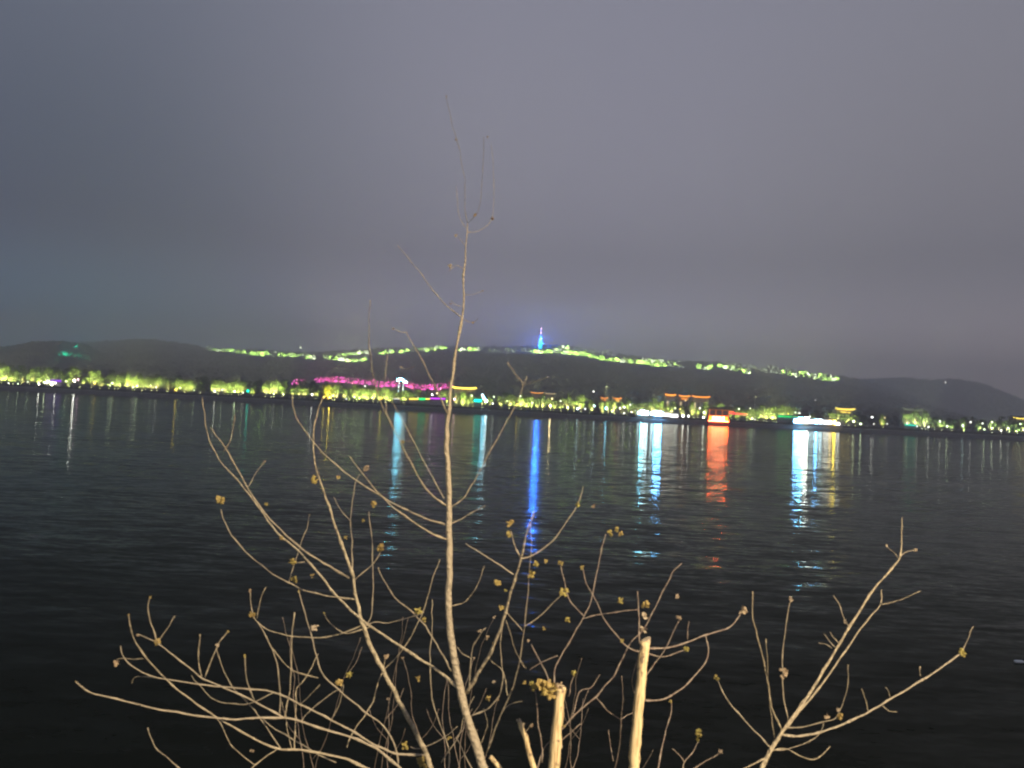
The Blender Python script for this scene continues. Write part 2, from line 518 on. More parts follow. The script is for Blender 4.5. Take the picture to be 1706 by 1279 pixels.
# ------------------------------------------------------------------ labels by landmark
LAND = [(-40, 'the teal hillside'), (90, 'the purple wall light'), (413, 'the lone teal lamp'), (668, 'the white floodlight mast'),
        (773, 'the yellow-lit roof'), (1015, 'the orange pagoda'), (1100, 'the white quay lights'), (1200, 'the red boathouse'),
        (1312, 'the green light strip'), (1360, 'the white landing stage'), (1410, 'the orange eaves'), (1516, 'the turquoise strip'),
        (1697, 'the yellow rim light'), (1800, 'the hill end')]
RIDGE = [(300, 'the dark ridge end'), (501, 'the ridge hut lamp'), (590, 'the sagging lit clump'), (901, 'the blue tower'), (1148, 'the dark ridge gap'),
         (1405, 'the last ridge lamp'), (1500, 'the hazy hill')]


def place_labels(items, desc, lands):
    """items: (px, object); one label each, counted outwards from the closest landmark towards the next one"""
    b = {}
    for px, o in items:
        k = min(range(1, len(lands) - 1), key=lambda i: abs(lands[i][0] - px))
        s = 1 if px >= lands[k][0] else -1
        b.setdefault((k, s), []).append((abs(px - lands[k][0]), o))
    for (k, s), L in b.items():
        L.sort(key=lambda t: t[0])
        for i, (_, o) in enumerate(L):
            o['label'] = '%s %s from %s towards %s' % (ordinal(i + 1), desc, lands[k][1], lands[k + s][1])


# ------------------------------------------------------------------ trees of the far shore
def crown_mesh(name, seed, nclump, per, R, H, leaf, m, low=0.0):
    r = random.Random(seed); mb = MB()
    for c_ in range(nclump):
        a = r.uniform(0, 6.283); u = r.uniform(0.15, 1) ** 0.6
        zz = r.uniform(low, 1)
        w = math.sin(math.pi * min(0.97, 0.22 + 0.75 * zz)) ** 0.7
        cx, cy_, cz = R * 0.82 * u * w * math.cos(a), R * 0.82 * u * w * math.sin(a), H * zz
        cr = R * r.uniform(0.16, 0.34)
        for k in range(per):
            d = Vector((r.gauss(0, 1), r.gauss(0, 1), r.gauss(0, 0.8))).normalized() * cr * r.uniform(0.4, 1.0)
            n = (d.normalized() + Vector((r.uniform(-.8, .8), r.uniform(-.8, .8), r.uniform(-.2, .9)))).normalized()
            t1 = n.orthogonal().normalized(); t2 = n.cross(t1); q = r.uniform(0, 3.14)
            t1, t2 = t1 * math.cos(q) + t2 * math.sin(q), t2 * math.cos(q) - t1 * math.sin(q)
            p = Vector((cx, cy_, cz)) + d; s = leaf * r.uniform(0.6, 1.2)
            mb.add([p - t1 * s, p + t2 * s * 0.55, p + t1 * s, p - t2 * s * 0.55], [(0, 1, 2, 3)])
    return mb.mesh(name, m)


def trunk_mesh(name, seed, h, r0):
    r = random.Random(seed); mb = MB()
    mb.tube([(0, 0, -0.3), (r.uniform(-.1, .1), 0, h * 0.5), (r.uniform(-.3, .3), r.uniform(-.3, .3), h), (r.uniform(-.5, .5), 0, h * 1.6)], [r0, r0 * .8, r0 * .6, r0 * .25], 6)
    for k in range(4):
        a = k * 1.6 + r.uniform(0, 1)
        mb.tube([(0, 0, h * .85), (math.cos(a) * h * .3, math.sin(a) * h * .3, h * 1.3), (math.cos(a) * h * .55, math.sin(a) * h * .55, h * 1.8)], [r0 * .45, r0 * .3, r0 * .12], 5)
    return mb.mesh(name, M['trunk'])


# unit trees about 10 m high (crown from 2.4 m upward)
LITC = [crown_mesh('crown_leaves', 11 + i, 26, 26, 4.2, 7.4, 0.42, M['foliage']) for i in range(4)]
DARKC = [crown_mesh('crown_leaves', 31 + i, 26, 26, 4.4, 7.6, 0.46, M['dark_foliage']) for i in range(3)]
TRK = [trunk_mesh('trunk_wood', 51 + i, 3.2, 0.24) for i in range(3)]
SPOTS = {}


def spot(cname, power, ang=80):
    k = (cname, power, ang)
    if k not in SPOTS:
        L = bpy.data.lights.new('floodlight_beam', 'SPOT'); L.energy = power; L.color = COLR[cname]
        L.spot_size = math.radians(ang); L.spot_blend = 0.6; L.shadow_soft_size = 0.25; SPOTS[k] = L
    return SPOTS[k]


hb = MB(); hb.box(-0.25, 0.25, -0.12, 0.12, 0.18, 0.5); hb.box(-0.04, 0.04, -0.04, 0.04, -0.2, 0.18)
HOUS = hb.mesh('floodlight_housing', M['metal'])
LENS = {}


def flood(px, base, cname, power, tilt=30, glow=30, size=1.0, ang=80, off=(0, -3.2)):
    t = empty('floodlight', Vector((base[0] + off[0], base[1] + off[1], base[2])))
    link('housing', HOUS, t, scale=size)
    if (cname, glow) not in LENS:
        q = MB(); q.box(-0.22, 0.22, -0.10, 0.10, 0.51, 0.56); LENS[(cname, glow)] = q.mesh('floodlight_lens', EM(cname, glow, True))
    link('lens', LENS[(cname, glow)], t, scale=size)
    s = bpy.data.objects.new('beam', spot(cname, power, ang)); COL.objects.link(s); s.parent = t
    s.location = (0, 0, 0.8 * size); s.rotation_euler = (math.radians(180 - tilt), 0, 0)   # upward, leaning away from the river
    tag(t, cat='floodlight')
    return t


def tree(px, base, h, w, crowns, i, name='riverside_tree'):
    t = empty(name, base, rng.uniform(0, 6.28))
    s = h / 10.0
    link('trunk', TRK[i % 3], t, scale=(s, s, s))
    link('crown', crowns[i % len(crowns)], t, loc=(0, 0, 2.3 * s), scale=(w / 8.4, w / 8.4, s))
    tag(t, cat='tree')
    return t


MPX = F / 615.0                     # photo pixels per metre on the far promenade
# px, crown top y, width px, brightness
lit = [(-6, 606, 26, .7), (10, 607, 24, .9), (26, 618, 16, .8), (56, 612, 24, .9), (80, 613, 22, .8), (98, 616, 20, .8), (122, 612, 30, .95), (157, 614, 26, .9),
       (183, 622, 16, .5), (199, 622, 14, .7), (212, 618, 20, 1), (229, 620, 22, .9), (247, 626, 16, .7), (262, 624, 20, .8), (299, 628, 22, 1.1),
       (318, 631, 16, 1), (356, 630, 22, 1), (374, 636, 14, .7), (391, 632, 20, .9), (405, 634, 16, .7), (442, 634, 22, 1), (460, 632, 26, 1.1),
       (488, 642, 14, .5), (508, 644, 18, .7), (545, 636, 24, 1.25), (561, 638, 20, 1.1), (574, 644, 14, .9), (591, 641, 18, 1.1), (606, 642, 20, 1),
       (622, 645, 18, 1.1), (641, 644, 20, 1.1), (656, 650, 14, .8), (674, 648, 22, .8), (697, 650, 16, .6), (737, 650, 20, .7), (748, 650, 16, .7), (772, 651, 26, .8), (788, 655, 16, .6),
       (818, 657, 16, .7), (850, 655, 24, .8), (868, 655, 20, 1), (886, 658, 18, .8), (905, 656, 18, .5), (925, 660, 18, .5), (946, 656, 18, .8), (967, 657, 26, .7),
       (1003, 665, 14, .9), (1022, 662, 18, 1), (1046, 664, 20, .4), (1064, 668, 20, .8), (1087, 662, 24, .8), (1100, 665, 18, .9), (1120, 668, 18, .4), (1152, 666, 14, .8),
       (1175, 671, 16, .8), (1198, 668, 22, .5), (1230, 680, 14, .7), (1249, 678, 16, .7), (1269, 675, 20, .9), (1286, 674, 20, 1), (1303, 676, 18, .8), (1323, 676, 18, .8),
       (1383, 684, 14, .8), (1398, 684, 16, .9), (1424, 690, 16, .5), (1512, 686, 22, .6), (1524, 680, 22, .45), (1540, 682, 18, .4), (1566, 694, 14, .35), (1603, 697, 18, .3),
       (1652, 698, 12, .7), (1677, 700, 18, .7), (1704, 702, 12, .7)]
for (p0, _, w0, b0), (p1, _, w1, b1) in list(zip(lit, lit[1:])):      # smaller trees in the wider gaps
    if p1 - p0 > 13 and not (p0 > 262 and p1 < 300) and not 1324 < p1 < 1383 and not 1425 < p1 < 1512:
        q = (p0 + p1) / 2; lit.append((q, 632.5 + .0498 * q - rng.uniform(13, 17), rng.uniform(11, 16), max(.55, (b0 + b1) / 2.2)))
lit.sort()
lit_items, flood_items = [], []
for i, (px, ytop, w, br) in enumerate(lit):
    ylow = 632.5 + 0.0498 * px            # horizon row at this column
    Y = 617 + rng.uniform(-1, 7)
    b = pt(px, ylow, Y); b.z = 5.0
    top = pt(px, ytop, Y).z
    h = max(6.0, (top - 5.0)); wm = w / MPX * 1.02
    t = tree(px, b, h, wm, LITC, i); t['group'] = 'floodlit trees along the far promenade'
    lit_items.append((px, t))
    pw = FLOOD_POWER * max(.6, br) * (h / 12.0) ** 2
    col_ = 'yellowgreen' if px < 1500 else 'palegreen'
    if 540 < px < 570: col_ = 'gold' if px < 550 else 'yellowgreen'
    f = flood(px, b, col_, round(pw, -2), glow=30, off=(rng.uniform(-1.5, 1.5), -1.2 - wm * 0.16), tilt=16, ang=84)
    f['group'] = 'floodlights under the promenade trees'; flood_items.append((px, f))
place_labels(lit_items, 'glowing yellow-green tree', LAND)
place_labels(flood_items, 'tree floodlight', LAND)

dark_items = []
px = -14.0
while px < 1722:
    ylow = 632.5 + 0.0498 * px; Y = rng.uniform(626, 690); b = pt(px, ylow, Y); b.z = 5.0
    h = interp([(0, 14), (500, 12.5), (1000, 10.5), (1400, 11), (1700, 12)], px) * rng.uniform(.75, 1.2)
    t = tree(px, b, h, h * rng.uniform(.75, 1.0), DARKC, len(dark_items)); t['group'] = 'unlit trees behind the far promenade'
    dark_items.append((px, t)); px += rng.uniform(9, 19)
for px in (38, 112, 276, 286, 340, 425, 478, 522, 532, 580, 1345, 1372, 1440, 1458, 1476, 1490, 1556, 1580, 1592, 1622, 1636, 1664, 1690):
    ylow = 632.5 + 0.0498 * px; Y = rng.uniform(616, 621); b = pt(px, ylow, Y); b.z = 5.0; h = rng.uniform(8, 11.5)
    t = tree(px, b, h, h * .85, DARKC, len(dark_items)); t['group'] = 'unlit trees behind the far promenade'; dark_items.append((px, t))
place_labels(dark_items, 'dark unlit tree', LAND)

# ------------------------------------------------------------------ ridge trees with their floodlights and added crown bulbs
RC = [crown_mesh('ridge_crown_leaves', 71 + i, 14, 14, 4.6, 9.0, 1.15, M['foliage']) for i in range(4)]
bands = [([(346, 581), (380, 583), (430, 588), (470, 590)], 12, .8), ([(470, 590), (500, 593), (524, 594)], 9, 1.1),
         ([(537, 593), (560, 595)], 7, 1.1), ([(562, 592), (590, 589), (618, 584)], 9, .9), ([(568, 597), (590, 600), (612, 596)], 8, 1.1),
         ([(631, 586), (690, 583)], 8, .7), ([(700, 582), (716, 581), (742, 579)], 9, 1.2), ([(760, 582), (802, 582)], 7, .9), ([(815, 583), (860, 583)], 5, .35),
         ([(866, 583), (886, 583)], 3, .5), ([(886, 584), (918, 586)], 7, 1.1), ([(918, 583), (945, 577)], 7, .8), ([(930, 584), (950, 587)], 6, 1.1), ([(950, 586), (1000, 594)], 12, 1.1),
         ([(955, 581), (1020, 589)], 7, .35), ([(1000, 596), (1070, 602), (1108, 608)], 16, 1.1), ([(1070, 598), (1134, 605)], 10, .8), ([(1108, 606), (1137, 609)], 5, .6),
         ([(1160, 608), (1172, 613), (1186, 610)], 7, 1.1), ([(1197, 607), (1250, 619)], 11, 1), ([(1205, 605), (1260, 610)], 7, .4), ([(1258, 616), (1300, 620)], 9, .6),
         ([(1275, 610), (1330, 618)], 8, .35), ([(1300, 618), (1350, 629), (1398, 631)], 15, .95), ([(1330, 620), (1396, 628)], 9, .7)]
ridge_items, rfl = [], []


def added_crown_glow(seed, n, R, H, r, cname, s):  # made-up glowing bulbs that brighten a floodlit crown
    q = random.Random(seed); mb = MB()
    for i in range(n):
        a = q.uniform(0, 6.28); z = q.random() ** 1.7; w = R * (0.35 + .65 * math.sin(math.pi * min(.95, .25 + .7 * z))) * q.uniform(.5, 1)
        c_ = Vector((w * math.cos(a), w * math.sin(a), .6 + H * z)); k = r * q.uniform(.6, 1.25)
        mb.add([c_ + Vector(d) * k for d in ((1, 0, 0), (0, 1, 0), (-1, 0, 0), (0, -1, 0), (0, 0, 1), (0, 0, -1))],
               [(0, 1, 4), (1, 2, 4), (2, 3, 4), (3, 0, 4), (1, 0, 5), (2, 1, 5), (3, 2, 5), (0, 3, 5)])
    return mb.mesh('added_glow_bulbs', EM(cname, s, True))


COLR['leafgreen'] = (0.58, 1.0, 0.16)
RGLOW = [added_crown_glow(101 + i, 11 + 5 * (i % 4), 3.9, 6.4, .80, 'palegreen' if i % 3 == 2 else 'leafgreen', (24.0, 8.0, 31.0, 15.0)[i % 4]) for i in range(12)]
RDIM = [added_crown_glow(131 + i, 9, 4.4, 8.4, .6, 'palegreen', 6.0) for i in range(4)]
k = 0
for line, n, br in bands:
    n = int(round(n * 1.45))
    for i in range(n):
        px = line[0][0] + (line[-1][0] - line[0][0]) * (i + 0.5) / n + rng.uniform(-2, 2)
        py = interp(line, px) + 3.5 + rng.uniform(-1.2, 1.2)
        b = ground_hit(px, py); clear(b)
        s = rng.uniform(1.1, 1.75) * (b.y / MAIN_Y)
        o = link('ridge_tree', RC[k % 4], loc=b, rot=(0, 0, rng.uniform(0, 6.3)), scale=(s * 1.45, s * 1.45, s * 1.1))
        tag(link('added_crown_glow', (RGLOW[rng.randrange(12)] if br > .6 and rng.random() > .16 else RDIM[k % 4]), o), kind='stuff')  # added bulbs carry most of the floodlit brightness
        tag(o, cat='tree', group='floodlit trees along the hill ridge'); ridge_items.append((px, o))
        if k % 4 == 0:
            f = flood(px, b, rng.choice(['yellowgreen', 'yellowgreen', 'palegreen']), round(400000 * max(.5, br), -3), glow=40, size=2.0, tilt=30, ang=105, off=(rng.uniform(-4, 4), -8))
            f['group'] = 'floodlights on the hill ridge'; rfl.append((px, f))
        k += 1
place_labels(ridge_items, 'small lit ridge tree', RIDGE)
place_labels(rfl, 'ridge floodlight', RIDGE)

# magenta-lit trees on the foot of the hill
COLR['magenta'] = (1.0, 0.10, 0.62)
PGLOW = [added_crown_glow(151 + i, 44, 4.0, 6.4, .27, 'magenta', (12.0, 7.0, 10.0, 5.0)[i]) for i in range(4)]  # bulbs added so the pink-floodlit crowns glow evenly
mag = []
for i, (px, py, br) in enumerate([(494, 641, .5), (503, 641, 1.1), (533, 637, .7), (543, 637, 1.1), (553, 637, 1), (566, 637, 1), (575, 638, 1.1), (586, 639, 1.1), (597, 640, 1), (609, 641, .7),
                                  (621, 641, .7), (634, 645, .5), (649, 645, 1), (659, 644, 1.1), (681, 645, 1.1), (690, 648, 1.1), (703, 650, 1.1), (713, 650, 1.2), (724, 650, 1.1), (735, 648, .9), (746, 648, .9)]):
    b = ground_hit(px, py + 1.5, y0=830); clear(b)
    s = b.y / 1000.0
    w = 17 * b.y / F
    o = empty('pink_lit_tree', b, i); h = 13 * b.y / F
    link('crown', LITC[i % 4], o, loc=(0, 0, h * .15), scale=(w / 8.4 * 1.2, w / 8.4 * 1.2, h / 10)); link('trunk', TRK[i % 3], o, scale=h / 10); tag(link('added_crown_glow', PGLOW[(i * 7 + i // 3) % 4], o, loc=(0, 0, h * .12), scale=(w / 8.4 * 1.2, w / 8.4 * 1.2, h / 10)), kind='stuff')
    tag(o, cat='tree', group='magenta-lit trees at the foot of the hill'); mag.append((px, o))
    f = flood(px, b, 'magenta' if 'magenta' in COLR else COLR.setdefault('magenta', (1.0, 0.10, 0.80)) and 'magenta', round(90000 * br * s * s, -3), glow=25, off=(rng.uniform(-2, 2), -h * .42), tilt=30, ang=100)
    tag(f, 'pink floodlight in front of the %s magenta-lit tree counting from the teal lamp side' % ordinal(i + 1), group='pink floodlights at the foot of the hill')
    o['label'] = '%s magenta-lit tree counting from the teal lamp side' % ordinal(i + 1)
# teal-lit slope of the nearer hill
for i, (px, py, p) in enumerate([(95, 604, 400000), (118, 596, 1300000), (135, 584, 700000), (142, 600, 450000), (6, 590, 600000), (-70, 588, 7000000)]):
    b = ground_hit(px, py, left_h, 1010, LEFT_Y)
    f = flood(px, b, 'teal', p * .32, glow=5, off=(0, -30), tilt=75 if p < 5e6 else 25, size=3, ang=100)
    tag(f, ['teal floodlight low on the near dark hill', 'strongest teal floodlight halfway up the near dark hill', 'teal floodlight near the top of the dark hill',
            'teal floodlight on the flank facing the long hill', 'teal floodlight by the edge of the view', 'strong teal floodlight shining up beyond the edge of the view'][i], group='teal floodlights on the near hill')


forest('hillside_forest', 'dark forest covering the long hill', main_h, 8500, -2200, 2100, 850, MAIN_Y, 6, 12, MAIN_Y, 1500)
forest('hillside_forest', 'faint hazy forest on the paler end hill', far_h, 1500, 800, 2500, 2600, FAR_Y, 8, 14, FAR_Y, 500)
forest('hillside_forest', 'dark forest on the nearer hill with teal glow', left_h, 1800, -1600, -500, 1050, LEFT_Y, 5, 10, LEFT_Y, 350)


# ------------------------------------------------------------------ TV tower on the ridge
def tv_tower():
    b = ground_hit(900, 584); t = empty('television_tower', b)
    tag(t, 'slim television tower lit blue on the hill ridge', 'tower')
    s = MAIN_Y / F                    # metres per photo pixel up there
    q = MB(); q.box(-6, 6, -6, 6, -3, 5); q.build('base_building', M['wall'], t)
    q = MB()
    for sx in (-1, 1):
        for sy in (-1, 1): q.tube([(sx * 6.6, sy * 6.6, 5), (sx * 4.6, sy * 4.6, 28), (sx * 3.0, sy * 3.0, 50)], [.5, .45, .35], 6)
    for z in range(8, 50, 5):
        e = 6.6 - 3.6 * (z - 5) / 45.0
        for a, c_ in (((-e, -e), (e, -e)), ((e, -e), (e, e)), ((e, e), (-e, e)), ((-e, e), (-e, -e))):
            q.tube([(a[0], a[1], z), (c_[0], c_[1], z)], .3, 5); q.tube([(a[0], a[1], z), (c_[0] * .9, c_[1] * .9, z + 5)], .22, 5)
    q.build('lattice_frame', M['metal'], t)
    q = MB(); q.tube([(0, 0, 5), (0, 0, 14), (0, 0, 26)], [6.4, 5.8, 4.8], 14); q.build('lower_led_shaft', EM('azure', 12.0), t)
    q = MB(); q.tube([(0, 0, 26.1), (0, 0, 38), (0, 0, 50)], [4.7, 4.0, 2.8], 14); q.build('upper_led_shaft', EM('blue', 42.0), t)
    q = MB(); q.tube([(0, 0, 38), (0, 0, 39.5), (0, 0, 41), (0, 0, 42)], [4.5, 7, 7, 5], 14); q.build('observation_deck', M['white_metal'], t)
    q = MB(); q.tube([(0, 0, 40.2), (0, 0, 40.6)], [7.15, 7.15], 14, cap=False); q.build('deck_ring', EM('blue', 10.0), t)
    q = MB(); q.tube([(0, 0, 50), (0, 0, 62), (0, 0, 78)], [.8, .55, .25], 8); q.build('antenna_mast', M['white_metal'], t)
    for z in (60, 74):
        q = MB(); q.ball((0, 0, 0), 2.6); q.build('beacon', EM('pink', 14.0), t, loc=(0, 0, z))
    L = bpy.data.lights.new('tower_glow', 'POINT'); L.energy = 3800000; L.color = COLR['blue']; L.shadow_soft_size = 4
    o = bpy.data.objects.new('tower_glow', L); COL.objects.link(o); o.parent = t; o.location = (0, -9, 32)


tv_tower()


# ------------------------------------------------------------------ lamps of the far promenade
def street_lamp_far(px, py, cname, glow, r, Y, name='promenade_lamp', zmin=None):
    p = pt(px, py, Y); g = interp([(600.3, .4), (604, 3.0), (608, 3.1), (611, 4.8), (614, 5.0)], Y) if Y < 800 else main_h(p.x, Y)
    hgt = max(0.8, p.z - g)
    t = empty(name, Vector((p.x, Y, g)))
    q = MB(); q.tube([(0, 0, -0.1), (0, 0, .4), (0, 0, hgt - r * .8)], [.14, .09, .06], 6); q.tube([(0, 0, hgt - r * .9), (0, 0, hgt - r * .6)], [r * .5, r * .7], 8)
    q.build('pole', M['metal'], t)
    q = MB(); q.ball((0, 0, 0), r, 10, 7); q.build('lamp_globe', EM(cname, glow), t, loc=(0, 0, hgt))
    return t


L1 = [(14, 638, 'white', 20, .30), (30, 640, 'palegreen', 20, .3), (46, 636, 'palegreen', 20, .3), (65, 640, 'white', 45, .42), (74, 637, 'palegreen', 40, .4), (92, 638, 'white', 45, .42), (110, 635, 'palegreen', 20, .35),
      (124, 634, 'white', 70, .6), (130, 632, 'pink', 18, .5), (158, 638, 'gold', 26, .4), (183, 642, 'palegreen', 18, .3), (187, 638, 'palegreen', 25, .4), (222, 645, 'white', 20, .3), (228, 643, 'palegreen', 30, .4), (251, 642, 'palegreen', 20, .3), (260, 645, 'white', 22, .3),
      (293, 649, 'gold', 36, .42), (300, 646, 'palegreen', 22, .35), (323, 650, 'palegreen', 14, .3), (358, 652, 'white', 36, .4), (370, 649, 'white', 18, .32), (391, 652, 'palegreen', 34, .45), (405, 654, 'white', 22, .3), (444, 655, 'palegreen', 14, .3), (456, 656, 'white', 22, .3), (472, 657, 'white', 22, .3),
      (520, 657, 'white', 46, .42), (540, 661, 'gold', 40, .4), (549, 662, 'gold', 55, .5), (556, 659, 'gold', 30, .4), (577, 664, 'white', 18, .3), (590, 661, 'palegreen', 16, .3), (599, 663, 'palegreen', 14, .3), (608, 643, 'white', 18, .35), (620, 663, 'palegreen', 22, .3), (635, 663, 'gold', 36, .4),
      (697, 663, 'white', 44, .42), (720, 657, 'white', 46, .42), (728, 655, 'warm', 20, .4), (741, 665, 'warm', 20, .45), (757, 665, 'pink', 24, .55), (786, 659, 'palegreen', 20, .4), (792, 672, 'teal', 110, .55), (806, 663, 'cyan', 60, .95), (810, 668, 'cool', 60, .9), (804, 658, 'cool', 20, .7), (821, 672, 'white', 20, .4),
      (823, 661, 'palegreen', 14, .4), (845, 668, 'palegreen', 16, .35), (862, 674, 'gold', 36, .36), (867, 660, 'palegreen', 16, .4), (887, 671, 'palegreen', 18, .4), (917, 676, 'warm', 80, .55), (920, 664, 'warm', 20, .4), (934, 668, 'white', 16, .3), (945, 679, 'white', 20, .35), (962, 681, 'cool', 40, .45),
      (965, 679, 'white', 16, .4), (975, 681, 'white', 16, .4), (990, 676, 'cool', 44, .45), (989, 652, 'white', 16, .42), (1010, 680, 'cyan', 55, .55), (1020, 686, 'palegreen', 16, .35), (1033, 680, 'white', 22, .4), (1040, 678, 'white', 26, .45), (1040, 688, 'white', 30, .3), (1050, 674, 'white', 16, .35), (1052, 686, 'white', 30, .3), (1059, 684, 'cool', 16, .35),
      (1138, 693, 'white', 40, .6), (1147, 693, 'white', 34, .5), (1125, 680, 'palegreen', 16, .35), (1133, 681, 'gold', 12, .35), (1166, 680, 'white', 16, .4), (1173, 687, 'palegreen', 24, .5), (1172, 695, 'white', 34, .5), (1206, 683, 'warm', 18, .4),
      (1231, 681, 'palegreen', 18, .4), (1253, 697, 'palegreen', 26, .45), (1258, 699, 'white', 10, .35), (1250, 680, 'palegreen', 18, .4), (1306, 699, 'warm', 14, .35), (1332, 688, 'white', 14, .4), (1325, 687, 'palegreen', 12, .4), (1349, 694, 'white', 14, .4), (1313, 689, 'gold', 10, .35),
      (1422, 702, 'palegreen', 30, .5), (1434, 706, 'palegreen', 34, .45), (1453, 695, 'white', 34, .45), (1456, 706, 'white', 10, .35), (1474, 696, 'warm', 10, .3), (1478, 706, 'white', 10, .3), (1511, 706, 'palegreen', 24, .5), (1528, 710, 'white', 14, .35), (1547, 711, 'white', 18, .38), (1566, 702, 'white', 20, .4), (1578, 710, 'palegreen', 26, .42),
      (1604, 709, 'cool', 18, .42), (1617, 703, 'white', 18, .4), (1637, 705, 'white', 14, .35), (1640, 715, 'palegreen', 20, .42), (1653, 703, 'palegreen', 16, .45), (1653, 713, 'white', 14, .35), (1668, 717, 'white', 20, .4), (1680, 713, 'white', 14, .4), (1700, 706, 'palegreen', 16, .4)]
items = []
for i, (px, py, cn, g, r) in enumerate(L1):
    hz = 632.5 + 0.0498 * px
    Y = 605.5 if py > hz + 7.5 else (611.5 if py > hz + 3 else 614.2)
    if g < 50: g, r = round(g * .55, 1), r * 1.1
    t = street_lamp_far(px, py, cn, g, r, Y); tag(t, cat='lamp', group='globe lamps along the far promenade'); items.append((px, t))
place_labels(items, 'bright promenade lamp', LAND)
for (px, py, cn, g, r, lb) in ((1359, 667, 'white', 14, 1.6, 'larger of two white lamps on the dark slope above the landing stage'), (1366, 679, 'white', 5, 1.0, 'smaller lamp below the white slope lamp above the landing stage'),
                               (1416, 668, 'white', 4, 1.1, 'dim white lamp on the slope above the orange eaves'), (1575, 637, 'white', 16, 3.4, 'single white lamp on the crest of the hazy end hill'),
                               (501, 579, 'palegreen', 10, 3.0, 'pale hut lamp standing above the lit ridge trees'), (413, 651, 'teal', 7, .8, 'lone teal lamp among dark shore trees'), (1142, 667, 'warm', 3, .5, 'dim warm lamp below the orange roof lines')):
    if py > 650 and px != 1359 and px != 1366 and px != 1416: Yl = 614.5
    else:
        b = ground_hit(px, py + 3.5, far_h if px == 1575 else main_h, 830 if px != 1575 else 2350, FAR_Y if px == 1575 else MAIN_Y); Yl = b.y
    p = pt(px, py, Yl); g_ = 5.0 if Yl < 700 else b.z
    t = empty('hill_lamp', Vector((p.x, Yl, g_))); q = MB(); q.tube([(0, 0, 0), (0, 0, max(1, p.z - g_))], .12, 6); q.build('pole', M['metal'], t)
    q = MB(); q.ball((0, 0, 0), r, 10, 7); q.build('lamp_globe', EM(cn, g), t, loc=(0, 0, max(1, p.z - g_))); tag(t, lb, 'lamp')

# white floodlight mast (the bright white, two-armed one)
b = pt(667, 666, 628); b.z = 5; t = empty('floodlight_mast', b)
tag(t, 'tall white floodlight mast with two lamp arms among magenta-lit trees', 'light mast')
z1 = pt(668, 634, 628).z - 5
for sx in (-1, 1):
    q = MB(); q.tube([(sx * 2.2, 0, -.2), (sx * 1.9, 0, z1 * .5), (sx * 1.4, 0, z1)], [.35, .28, .22], 8); q.build('post', M['white_metal'], t)
q = MB(); q.tube([(-3.2, 0, z1 + .6), (0, 0, z1 + 1.2), (4.2, 0, z1 - .5)], .22, 8); q.build('crossarm', M['white_metal'], t)
for (x, z, s) in ((-2.6, z1 + .4, 1.0), (-.9, z1 + 1.3, 1.1), (.5, z1 + 1.0, 1.0), (2.2, z1 - .2, .9), (3.9, z1 - .9, .9)):
    q = MB(); q.box(-s * .9, s * .9, -.3, .3, -s * .55, s * .55); q.build('lamp_head', EM('cyan' if x < 1 else 'cool', 110 if x < 1 else 30), t, loc=(x, -.4, z), rot=(.3, 0, rng.uniform(-.3, .3)))
for (x, z) in ((-2.0, z1 * .75), (-1.95, z1 * .52), (1.7, z1 * .78), (1.9, z1 * .6)):
    q = MB(); q.box(-.22, .22, -.2, .2, -1.3, 1.3); q.build('post_light', EM('cool', 3.0), t, loc=(x, -.45, z))


# ------------------------------------------------------------------ buildings of the far shore
def light_bar(name, px0, py0, px1, py1, Y, cn, g, th, label, cat='light strip', wall=True):
    a, b_ = pt(px0, py0, Y), pt(px1, py1, Y)
    mid = (a + b_) / 2; t = empty(name, Vector((mid.x, Y, 5 if Y > 611 else 3.1))); off = t.location
    if wall:
        zt = max(a.z, b_.z) + th - off.z
        q = MB(); q.box(a.x - mid.x - .4, b_.x - mid.x + .4, .35, .75, -.3, zt); q.build('low_wall', M['wall'], t)
    q = MB(); q.tube([a - off, (a + b_) / 2 - off, b_ - off], th / 2, 8); q.build('light_tube', EM(cn, g, True), t)
    return tag(t, label, cat)


light_bar('wall_light', 78, 633.5, 102, 634.5, 616, 'purple', 1.3, 1.5, 'purple light strip glowing on a wall under green trees')
light_bar('wall_light', 682, 664.5, 697, 664.5, 613, 'gold', 4, .9, 'yellow light strip joining the green strip below magenta trees')
light_bar('wall_light', 697.3, 664.5, 709, 664.5, 613, 'green', 3, 1.1, 'short green light strip between two yellow strips')
light_bar('wall_light', 709.3, 664.5, 716, 664.3, 613, 'gold', 4, .8, 'shortest yellow strip beside the violet strip')
light_bar('wall_light', 717, 663.3, 742, 664.3, 613, 'violet', 2.2, 1.0, 'violet light strip on the embankment below magenta trees')
light_bar('wall_light', 790, 667, 802, 667.5, 613, 'teal', 5, 1.8, 'teal light panel beside the bright cyan-white lamp')
light_bar('wall_light', 1296, 693, 1327, 695, 613, 'green', 1.2, 1.2, 'long green light strip leading to the white landing stage')
light_bar('wall_light', 1508, 707.5, 1526, 708.5, 612.5, 'teal', 1.6, .9, 'turquoise strip at the foot of pale green trees')
light_bar('wall_light', 655, 664, 666, 664.5, 612, 'white', 1.6, .5, 'thin pale strip under the white floodlight mast')


